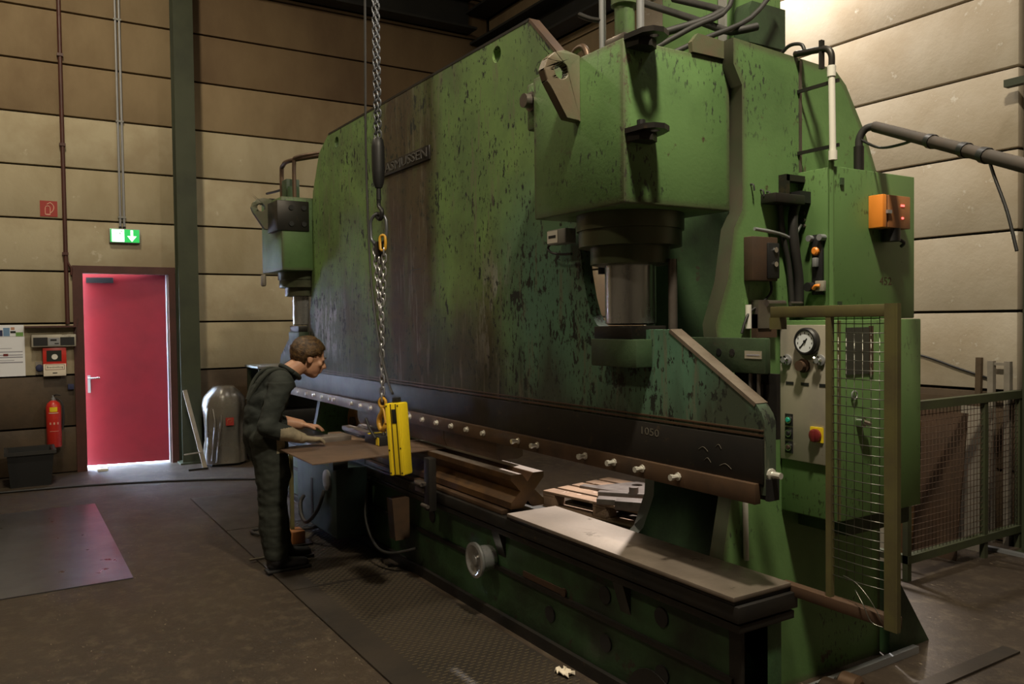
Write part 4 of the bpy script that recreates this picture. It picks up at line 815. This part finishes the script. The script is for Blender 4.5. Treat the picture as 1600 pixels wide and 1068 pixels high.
emit('plate_border', bm, 'red_dark', lp_); text('plate_text', 'Brandmeldung', .03, (xs+.0755, .478, 1.187), (0, 1, 0), (0, 0, 1), 'black', lp_, .0008, fit=.155); box('plate_slot', xs+.075, xs+.0765, .455, .50, 1.118, 1.128, 'black', lp_)
t = Thing('alarm_bell', 'dark round bell beside the red alarm box', 'bell', (xs, .33, 1.12)); box('bell_plate', xs, xs+.012, .295, .362, 1.11, 1.25, 'wood_grey', t); lathe('bell_cup', [(.04, 0), (.036, .02), (.018, .03), (0, .03)], (xs+.012, .335, 1.18), (1, 0, 0), 'print_navy', t, 14)
t = Thing('wall_radio', 'old grey radio box with two dark speakers on the wall', 'radio', (xs, .47, 1.41))
box('radio_case', xs, xs+.10, .262, .688, 1.412, 1.545, 'grey_panel', t, bev=.005)
for a, b in ((.278, .415), (.535, .672)): box('speaker_grille', xs+.10, xs+.104, a, b, 1.425, 1.515, 'black', t)
box('radio_panel', xs+.10, xs+.103, .42, .53, 1.425, 1.51, 'galvanised', t); box('radio_dial', xs+.103, xs+.105, .44, .50, 1.475, 1.495, 'black', t); box('radio_dial', xs+.103, xs+.105, .48, .52, 1.44, 1.452, 'black', t); cyl('antenna', (xs+.05, .68, 1.545), (xs+.05, .72, 1.72), .003, 'chrome', t, 6)
box('radio_shelf', xs, xs+.13, .20, .70, 1.622, 1.64, 'frame_brown', label='narrow brown shelf above the wall radio', cat='shelf')
t = Thing('wall_calendar', 'white wall calendar sheet left of the alarm box', 'calendar', (xs, -.03, 1.10)); cs = box('calendar_sheet', xs, xs+.006, -.26, .201, 1.10, 1.527, 'paper', t)
for z, h, w1 in ((1.36, .010, .18), (1.325, .010, .18), (1.30, .012, .18), (1.27, .006, .1), (1.245, .012, .18), (1.40, .005, .08)):
    box('calendar_row', xs+.006, xs+.0068, -.24 if w1 > .15 else -.10, w1, z, z+h, 'print_grey', cs)
box('calendar_mark', xs+.0068, xs+.0075, .0, .045, 1.32, 1.345, 'red_dark', cs)
t = Thing('wall_poster', 'small colour picture pinned above the wall calendar', 'poster', (xs, -.1, 1.53)); ps = box('poster_sheet', xs, xs+.006, -.30, .195, 1.53, 1.655, 'paper', t)
for y0, y1, z0, z1, mm in ((-.3, .0, 1.535, 1.60, 'print_navy'), (.005, .065, 1.535, 1.625, 'print_blue'), (.12, .19, 1.532, 1.575, 'print_green'), (.075, .11, 1.60, 1.63, 'skin'), (.07, .12, 1.565, 1.59, 'black')): box('poster_patch', xs+.006, xs+.007, y0, y1, z0, z1, mm, ps)
box('wall_switch', xs, xs+.04, .60, .66, .93, .99, 'print_navy', label='small dark switch on the brown wall by the door frame', cat='switch', bev=.004)
t = Thing('fire_extinguisher', 'red fire extinguisher with a yellow label hanging on the wall', 'extinguisher', (xs+.10, .45, .31))
lathe('cylinder', [(0, 0), (.068, .0), (.074, .012), (.074, .44), (.06, .48), (.03, .505), (.022, .51), (0, .51)], (xs+.10, .452, .315), (0, 0, 1), 'red', t, 24)
lathe('valve', [(.022, 0), (.022, .03), (.012, .035), (.012, .06), (0, .06)], (xs+.10, .452, .82), (0, 0, 1), 'galvanised', t, 10); tube('lever', [(xs+.10, .452, .87), (xs+.12, .48, .885), (xs+.13, .52, .88)], .008, 'black', t, 6, 3); tube('hose', [(xs+.10, .475, .85), (xs+.14, .53, .80), (xs+.13, .545, .65), (xs+.12, .535, .5)], .010, 'rubber', t, 6)
box('wall_hook', xs, xs+.04, .43, .47, .74, .78, 'black', t)
def curved(name, r, a0, a1, z0, z1, mat):
    bm = nb(); n = 8; V = []
    for i in range(n+1):
        a = a0+(a1-a0)*i/n
        V.append([bm.verts.new((xs+.10+rr*math.cos(a), .452+rr*math.sin(a), z)) for rr, z in ((r, z0), (r, z1), (r-.003, z1), (r-.003, z0))])
    for A, B in zip(V, V[1:]):
        for k in range(4): bm.faces.new((A[k], A[(k+1) % 4], B[(k+1) % 4], B[k]))
    bm.faces.new(V[0]); bm.faces.new(V[-1]); emit(name, bm, mat, t)
curved('yellow_label', .0765, -.55, .45, .705, .755, 'yellow'); curved('label_line', .0765, -.7, .6, .688, .694, 'paper_cream'); 
for a in (-.5, .0, .5): curved('label_mark', .0765, a-.10, a+.10, .565, .59, 'sign_line')
curved('label_line', .0765, -.6, .6, .49, .494, 'sign_line')
t = Thing('plastic_crate', 'black plastic tub on the floor below the extinguisher', 'tub', (-9.85, .18, 0))
bm = nb(); o_ = [(-10.05, .0), (-9.62, .0), (-9.62, .42), (-10.05, .42)]
for d, z0, z1, ins in ((0, 0, .36, .03),):
    lo = [bm.verts.new((x+(ins if x < -9.8 else -ins), y+(ins if y < .1 else -ins), z0)) for x, y in o_]; hi = [bm.verts.new((x, y, z1)) for x, y in o_]; hi2 = [bm.verts.new((x+(.02 if x < -9.8 else -.02), y+(.02 if y < .1 else -.02), z1)) for x, y in o_]; lo2 = [bm.verts.new((x+(.05 if x < -9.8 else -.05), y+(.05 if y < .1 else -.05), .02)) for x, y in o_]
    for A, B in ((lo, hi), (hi, hi2), (hi2, lo2)):
        for i in range(4): bm.faces.new((A[i], A[(i+1) % 4], B[(i+1) % 4], B[i]))
    bm.faces.new(lo); bm.faces.new(lo2)
emit('tub_body', bm, 'black', t)
bm = nb(); a_box(bm, -10.07, -9.60, -.02, .005, .33, .365); a_box(bm, -10.07, -9.60, .415, .44, .33, .365); a_box(bm, -9.62, -9.60, .005, .415, .33, .365); a_box(bm, -10.07, -10.05, .005, .415, .33, .365); emit('tub_rim', bm, 'rubber', t)
t = Thing('work_bench', 'green workbench corner at the left edge of the view', 'bench', (-9.6, -.35, 0)); box('bench_top', -9.9, -9.2, -1.2, -.05, .74, .78, 'wood_grey', t, bev=.004)
for x in (-9.85, -9.25): box('bench_leg', x, x+.05, -.12, -.07, 0, .74, 'green_dirty_shade', t); box('bench_leg', x, x+.05, -1.15, -1.10, 0, .74, 'green_dirty_shade', t)
box('bench_drawer', -9.25, -9.20, -.6, -.12, .52, .72, 'dark_steel', t)
box('door_wedge', -10.22, -10.14, .86, .97, .001, .035, 'white', label='small white wedge on the floor at the door threshold', cat='wedge', bev=.01)

# ------------------------------------------------------------------ right of the door
t = Thing('covered_machine', 'bulky object under a plastic dust cover beside the column', 'dust cover', (-9.86, 2.18, 0))
bm = nb(); rings = []; prof = [(.0, .24, .20), (.10, .235, .20), (.25, .215, .19), (.40, .215, .185), (.52, .225, .19), (.66, .235, .19), (.76, .215, .18), (.82, .17, .16), (.86, .13, .13), (.885, .11, .11)]
for z, ry, rx in prof:
    ring = []
    for i in range(40):
        a = 2*math.pi*i/40; f = 1+.045*math.sin(5*a+z*3)+.03*math.sin(9*a-z*5)+.02*random.uniform(-1, 1); sgn = lambda q, e: math.copysign(abs(q)**e, q)
        ring.append(bm.verts.new((-9.86+rx*f*sgn(math.cos(a), .75), 2.17+.04*(z < .8)*0+ry*f*sgn(math.sin(a), .75), .03+z)))
    rings.append(ring)
for A, B in zip(rings, rings[1:]):
    for i in range(40): bm.faces.new((A[i], A[(i+1) % 40], B[(i+1) % 40], B[i]))
bm.faces.new(rings[0]); bm.faces.new(rings[-1]); emit('dust_cover', bm, 'plastic_cover', t, sharp=1.2)
for pts in ([(-9.72, 2.02, .66), (-9.67, 2.03, .50), (-9.65, 2.01, .30), (-9.65, 1.99, .08)], [(-9.72, 2.08, .78), (-9.665, 2.10, .55), (-9.648, 2.07, .35), (-9.645, 2.04, .06)], [(-9.74, 1.98, .70), (-9.72, 1.955, .55), (-9.72, 1.96, .40)]): tube('cover_fold', pts, .014, 'plastic_cover', t, 6, 5)
sg = box('cover_sign', -9.655, -9.648, 2.145, 2.235, .47, .56, 'red_sign', t); tube('pictogram', [(-9.646, 2.165, .49), (-9.646, 2.165, .53), (-9.646, 2.19, .545), (-9.646, 2.215, .53), (-9.646, 2.195, .50)], .003, 'orange_dull', sg, 5, 3)
box('trolley_foot', -9.98, -9.72, 2.0, 2.32, .001, .03, 'black', t)
t = Thing('leaning_plank', 'narrow grey plank leaning against the green column', 'plank', (-9.6, 1.84, 0))
def slat(name, p0, p1, wd, th, mat, par, wdir=(0, 1, 0)):
    p0, p1 = Vector(p0), Vector(p1); d = (p1-p0).normalized(); s = Vector(wdir); s = (s-d*s.dot(d)).normalized(); nn = d.cross(s); bm = nb(); V = []
    for q in (p0, p1):
        for a, b in ((-1, -1), (1, -1), (1, 1), (-1, 1)): V.append(bm.verts.new(q+s*a*wd/2+nn*b*th/2))
    for f in ((0, 1, 2, 3), (4, 5, 6, 7), (0, 1, 5, 4), (1, 2, 6, 5), (2, 3, 7, 6), (3, 0, 4, 7)): bm.faces.new([V[i] for i in f])
    return emit(name, bm, mat, par)
slat('plank', (-9.62, 1.905, .004), (-10.05, 1.78, .87), .045, .025, 'wood_grey', t); slat('plank_strut', (-9.68, 1.885, .19), (-9.72, 1.70, .17), .015, .015, 'wood_grey', t, (0, 0, 1)); slat('plank_foot', (-9.62, 1.93, .012), (-9.60, 1.72, .012), .03, .02, 'dark_steel', t, (1, 0, 0))
t = Thing('tool_rack', 'dark metal tool rack with shelves behind the worker', 'rack', (-9.7, 2.9, 0))
for x in (-9.95, -9.45):
    for y in (2.47, 3.55): box('post', x, x+.04, y, y+.04, 0, 1.12, 'steel_green', t)
for z in (.12, .45, .80): box('shelf', -9.95, -9.41, 2.47, 3.59, z, z+.025, 'dark_steel', t)
box('rack_top', -9.97, -9.39, 2.45, 3.61, 1.12, 1.15, 'grey', t, bev=.004); box('back_sheet', -9.955, -9.95, 2.47, 3.59, .1, 1.12, 'black', t)
box('tool_carton', -9.75, -9.50, 2.52, 2.85, .826, .96, 'grey', label='grey carton on the upper shelf of the tool rack', cat='carton', bev=.004)
box('tool_case', -9.78, -9.48, 2.70, 3.15, .476, .62, 'dark_steel', label='dark case on the middle shelf of the tool rack', cat='case', bev=.01)
box('steel_offcut', -9.60, -9.44, 2.56, 2.64, .477, .495, 'galvanised', label='bright steel offcut at the edge of the middle rack shelf', cat='offcut')
box('steel_offcut', -9.36, -9.26, 2.40, 2.50, .001, .02, 'galvanised', label='bright steel offcut on the floor before the tool rack', cat='offcut')

# ------------------------------------------------------------------ things on the floor
bm = nb(); a_box(bm, -8.36, -5.76, -1.05, .68, .002, .007); emit('floor_sheet', bm, 'sheet_steel', label='large bare steel sheet lying flat on the floor', cat='sheet')
for x0, x1, lab in ((-8.05, -6.62, 'far steel tread plate set in the floor before the press'), (-6.61, -4.91, 'middle steel tread plate set in the floor under the worker'), (-4.90, -2.55, 'near steel tread plate set in the floor before the press')):
    t = Thing('floor_plate', lab, 'floor plate', ((x0+x1)/2, 1.83, 0), 'tread plates along the press')
    if x0 > -7:
        bm = nb(); k = 0; x = x0+.03
        while x < x1-.03:
            y = 1.63+(.0225 if k % 2 else 0)
            while y < 2.19:
                a_box(bm, x-.004, x+.004, y-.013, y+.013, .0095, .0125); y += .045
            x += .026; k += 1
        emit('tread_bars', bm, 'tread_bar', t, kind='stuff')
    box('tread_field', x0, x1, 1.60, 2.20, .001, .010, 'plate_smooth', t); box('border_strip', x0, x1, 1.455, 1.60, .001, .012, 'plate_smooth', t)
tube('floor_cable', [(-9.45, -.6, .012), (-9.35, .5, .012), (-9.15, 1.2, .012), (-8.85, 1.9, .012), (-8.62, 2.25, .012), (-8.5, 2.6, .012)], .011, 'black', label='black cable lying across the floor before the door', cat='cable')
t = Thing('foot_pedal', 'orange foot pedal with a tall green carrying rod by the worker', 'foot switch', (-5.95, 1.80, 0))
box('pedal_case', -6.02, -5.88, 1.76, 1.86, .013, .115, 'orange_dull', t, bev=.012); box('pedal_base', -6.06, -5.84, 1.73, 1.90, .0105, .024, 'dark_steel', t); box('carrying_rod', -5.985, -5.955, 1.775, 1.80, .10, .70, 'green_rail', t); tube('pedal_cable', [(-6.05, 1.78, .025), (-6.25, 1.64, .03), (-6.42, 1.60, .03), (-6.45, 1.70, .03), (-6.35, 1.82, .03), (-6.25, 2.0, .03), (-6.2, 2.17, .06)], .012, 'rubber', t, 8)
t = Thing('step_bar', 'thin bright bar at the worker\'s feet', 'bar', (-5.62, 1.55, .01)); box('bar', -5.69, -5.67, 1.40, 1.86, .0125, .024, 'chrome', t)
t = Thing('rag', 'crumpled pale rag on the tread plate by the bed foot', 'rag', (-3.03, 2.16, .01))
bm = nb(); V = []
for i in range(7):
    row = []
    for j in range(5): row.append(bm.verts.new((-3.07+i*.014+random.uniform(-.01, .01), 2.13+j*.014+random.uniform(-.008, .008), .012+abs(math.sin(i*1.7+j*2.1))*.025)))
    V.append(row)
top = [(V[i][j], V[i+1][j], V[i+1][j+1], V[i][j+1]) for i in range(6) for j in range(4)]
for f in top: bm.faces.new(f)
r_ = bmesh.ops.extrude_face_region(bm, geom=bm.faces[:])
for v in [q for q in r_['geom'] if isinstance(q, bmesh.types.BMVert)]: v.co.z -= .004
emit('cloth', bm, 'paper_cream', t, sharp=1.0)

# ------------------------------------------------------------------ the worker
BX = -5.46
def ball(bm, c, r, sc=(1, 1, 1), rot=None):
    b2 = bmesh.new(); bmesh.ops.create_uvsphere(b2, u_segments=20, v_segments=14, radius=r)
    for v in b2.verts:
        q = Vector((v.co.x*sc[0], v.co.y*sc[1], v.co.z*sc[2])); q = rot @ q if rot else q; v.co = q+Vector(c)
    join(bm, b2)
def limb(bm, pts, rad):
    """chain of tapered capsules"""
    for (p, q, a, b) in zip(pts, pts[1:], rad, rad[1:]):
        a_cyl(bm, p, q, a, 16, b)
    for p, r in zip(pts, rad): ball(bm, p, r)
def rx(a): return Matrix.Rotation(a, 3, 'X')
bm = nb()
# torso leaning forward over the sheet (facing +Y)
ball(bm, (BX, 1.455, .93), .135, (1.22, .98, 1.0))
ball(bm, (BX, 1.455, 1.03), .128, (1.18, .95, 1.1)); ball(bm, (BX, 1.485, 1.13), .138, (1.25, .92, 1.0), rx(-.35)); ball(bm, (BX, 1.525, 1.215), .128, (1.42, .88, .8), rx(-.4))
limb(bm, [(BX-.15, 1.535, 1.25), (BX, 1.55, 1.265), (BX+.15, 1.535, 1.25)], [.082, .085, .082])
limb(bm, [(BX, 1.56, 1.255), (BX, 1.655, 1.325), (BX, 1.715, 1.365)], [.078, .064, .062])
for s, yk, ya in ((1, 1.475, 1.505), (-1, 1.53, 1.60)):
    hx_ = BX+s*.095
    limb(bm, [(hx_, 1.46, .88), (hx_+s*.01, yk+.01, .66), (hx_+s*.012, yk, .46), (hx_+s*.012, (yk+ya)/2-.015, .30), (hx_+s*.012, ya-.01, .10)], [.118, .108, .088, .088, .070])
    limb(bm, [(hx_+s*.012, ya-.035, .062), (hx_+s*.018, ya+.09, .052), (hx_+s*.022, ya+.165, .045)], [.042, .042, .036])
# near arm (bent, forearm forward over the sheet) and far arm
def arm(sh, el, wr, kn, side):
    limb(bm, [sh, tuple((Vector(sh)+Vector(el))/2), el], [.072, .064, .056]); limb(bm, [el, tuple((Vector(el)*.6+Vector(wr)*.4)), wr], [.056, .052, .036])
    wr, kn = Vector(wr), Vector(kn); d = (kn-wr).normalized(); sd = Vector((side, 0, 0)); sd = (sd-d*sd.dot(d)).normalized(); upv = Vector((0, 0, 1)); upv = (upv-d*upv.dot(d)).normalized()
    for q in (-.028, -.010, .010, .028): limb(bm, [tuple(wr+sd*q*.6), tuple(kn+sd*q)], [.020, .0165])
    for q, l in ((-.033, .070), (-.011, .082), (.012, .078), (.034, .062)):
        a0 = kn+sd*q; a1 = a0+d*l*.5+upv*.006; a2 = a0+d*l*.80-upv*.008; a3 = a0+d*l-upv*.020
        limb(bm, [tuple(a0), tuple(a1), tuple(a2), tuple(a3)], [.0125, .0115, .0105, .009])
    b0 = wr+d*.02-sd*.02; limb(bm, [tuple(b0), tuple(b0+d*.035-sd*.035), tuple(b0+d*.075-sd*.045-upv*.012)], [.017, .014, .011])
arm((BX+.185, 1.525, 1.235), (BX+.255, 1.405, .985), (BX+.25, 1.635, .895), (BX+.245, 1.715, .882), 1)
arm((BX-.185, 1.545, 1.235), (BX-.235, 1.53, .975), (BX-.17, 1.76, .93), (BX-.15, 1.835, .915), -1)
# head, looking down to the work
HR = rx(-.28); HC = Vector((BX, 1.770, 1.402)); HS = 1.09
def hd(x, y, z): return tuple(HC+HR @ Vector((x, y, z))*HS)
ball(bm, hd(0, -.012, .03), .094*HS, (.82, 1.08, .98), HR); ball(bm, hd(0, .030, -.035), .07*HS, (.86, .92, 1.12), HR); ball(bm, hd(0, .052, -.088), .036*HS, (1.05, .9, .8), HR)
ball(bm, hd(0, .082, .012), .03*HS, (1.7, .55, .6), HR)
limb(bm, [hd(0, .092, .005), hd(0, .112, -.025), hd(0, .116, -.034)], [.010, .0135, .012]); ball(bm, hd(-.012, .103, -.036), .009); ball(bm, hd(.012, .103, -.036), .009)
ball(bm, hd(0, .094, -.060), .014*HS, (1.5, .7, .55), HR); ball(bm, hd(0, .090, -.072), .013*HS, (1.4, .7, .6), HR)
for s in (-1, 1): ball(bm, hd(s*.078, -.012, -.008), .026*HS, (.32, .75, 1.15), HR); ball(bm, hd(s*.045, .062, -.02), .024*HS, (1, .8, .9), HR)
me = bpy.data.meshes.new('body'); bm.to_mesh(me); bm.free()
tmp = bpy.data.objects.new('tmp', me); COL.objects.link(tmp)
md = tmp.modifiers.new('r', 'REMESH'); md.mode = 'VOXEL'; md.voxel_size = .0065; md2 = tmp.modifiers.new('s', 'SMOOTH'); md2.iterations = 5; md2.factor = .5
bpy.context.view_layer.update()
me2 = bpy.data.meshes.new_from_object(tmp.evaluated_get(bpy.context.evaluated_depsgraph_get())); bpy.data.objects.remove(tmp)
W = Thing('person', 'worker in dark overalls bending over the brown sheet', 'person', (BX, 1.52, 0))
bm = nb(); bm.from_mesh(me2); bpy.data.meshes.remove(me2)
from mathutils import noise as mn
for v in bm.verts:
    c = v.co
    if c.z < 1.26 and c.z > .10 and not (c.y > 1.62 and c.z > .8):   # soft folds of the clothes
        a = mn.noise(Vector((c.x*9, c.y*9, c.z*16)))*.010 + mn.noise(Vector((c.x*22, c.y*22, c.z*34)))*.004
        v.co = c+v.normal*(a+.003)
for f in bm.faces:
    c = f.calc_center_median(); k = 1
    nk = Vector((0, 1.635, 1.315)); dn = (Vector((0, c.y, c.z))-nk).dot(Vector((0, .6, .8)))
    if dn > 0 and abs(c.x-BX) < .13: k = 0
    elif c.y > 1.66 and c.z > .82 and c.z < 1.0: k = 3 if c.x > BX else 0
    elif c.y > 1.48 and c.x > BX+.19 and c.z < .975 and c.z > .8: k = 3
    elif c.z < .10: k = 4
    elif c.z < .95: k = 2
    f.material_index = k
body = emit('body', bm, None, W, sharp=3.1, mats=['skin', 'cloth', 'cloth_leg', 'glove', 'shoe'])
# hair as a shell over the skull
bm = nb(); b2 = bmesh.new(); bmesh.ops.create_uvsphere(b2, u_segments=36, v_segments=24, radius=1)
for v in b2.verts:
    c = v.co.copy(); f = 1.03+.06*mn.noise(Vector((c.x*9, c.y*3, c.z*5)))+.05*mn.noise(Vector((c.x*26, c.y*7, c.z*9)))
    v.co = Vector((c.x*.086*f, c.y*.111*f-.016, c.z*.102*f+.034))
kill = [v for v in b2.verts if (v.co.y > .066 and v.co.z < .070) or (v.co.y > -.028 and v.co.z < .004) or v.co.z < -.062 or (v.co.y > .022 and v.co.z < .032)]
bmesh.ops.delete(b2, geom=kill, context='VERTS')
r_ = bmesh.ops.solidify(b2, geom=b2.faces[:], thickness=.012)
for v in b2.verts: v.co = Vector(hd(*v.co))
join(bm, b2); emit('hair', bm, 'hair', W, sharp=2.0, label='short brown hair')
bm = nb(); 
for s in (-1, 1): ball(bm, hd(s*.030, .086, .0), .0085, (1.2, .7, .6), HR)
emit('eyes', bm, 'eye', W); bm = nb(); a_tube(bm, [(BX+.075*math.cos(a), 1.628+.058*math.sin(a)+.012, 1.315-.045*math.sin(a)) for a in [k*math.pi/8 for k in range(17)]], .016, 8, 2); emit('collar', bm, 'cloth', W, sharp=2)
bm = nb()
for s in (-1, 1): a_tube(bm, [hd(s*.014, .102, .020), hd(s*.032, .097, .026), hd(s*.05, .084, .020)], .004, 6, 3)
emit('eyebrows', bm, 'hair', W)
bm = nb()
for s in (1, -1): a_tube(bm, [(BX+s*.075, 1.645, 1.215), (BX+s*.085, 1.62, 1.275), (BX+s*.09, 1.565, 1.335), (BX+s*.09, 1.48, 1.325), (BX+s*.075, 1.41, 1.25), (BX+s*.03, 1.36, 1.14)], .012, 6, 5)
emit('shoulder_straps', bm, 'cloth_leg', W, sharp=1.2)
for s, ya in ((1, 1.505), (-1, 1.60)):
    bm = nb(); x = BX+s*.115; a_box(bm, x-.045, x+.045, ya-.085, ya+.21, .0115, .032, .008); emit('shoe_sole', bm, 'black', W)
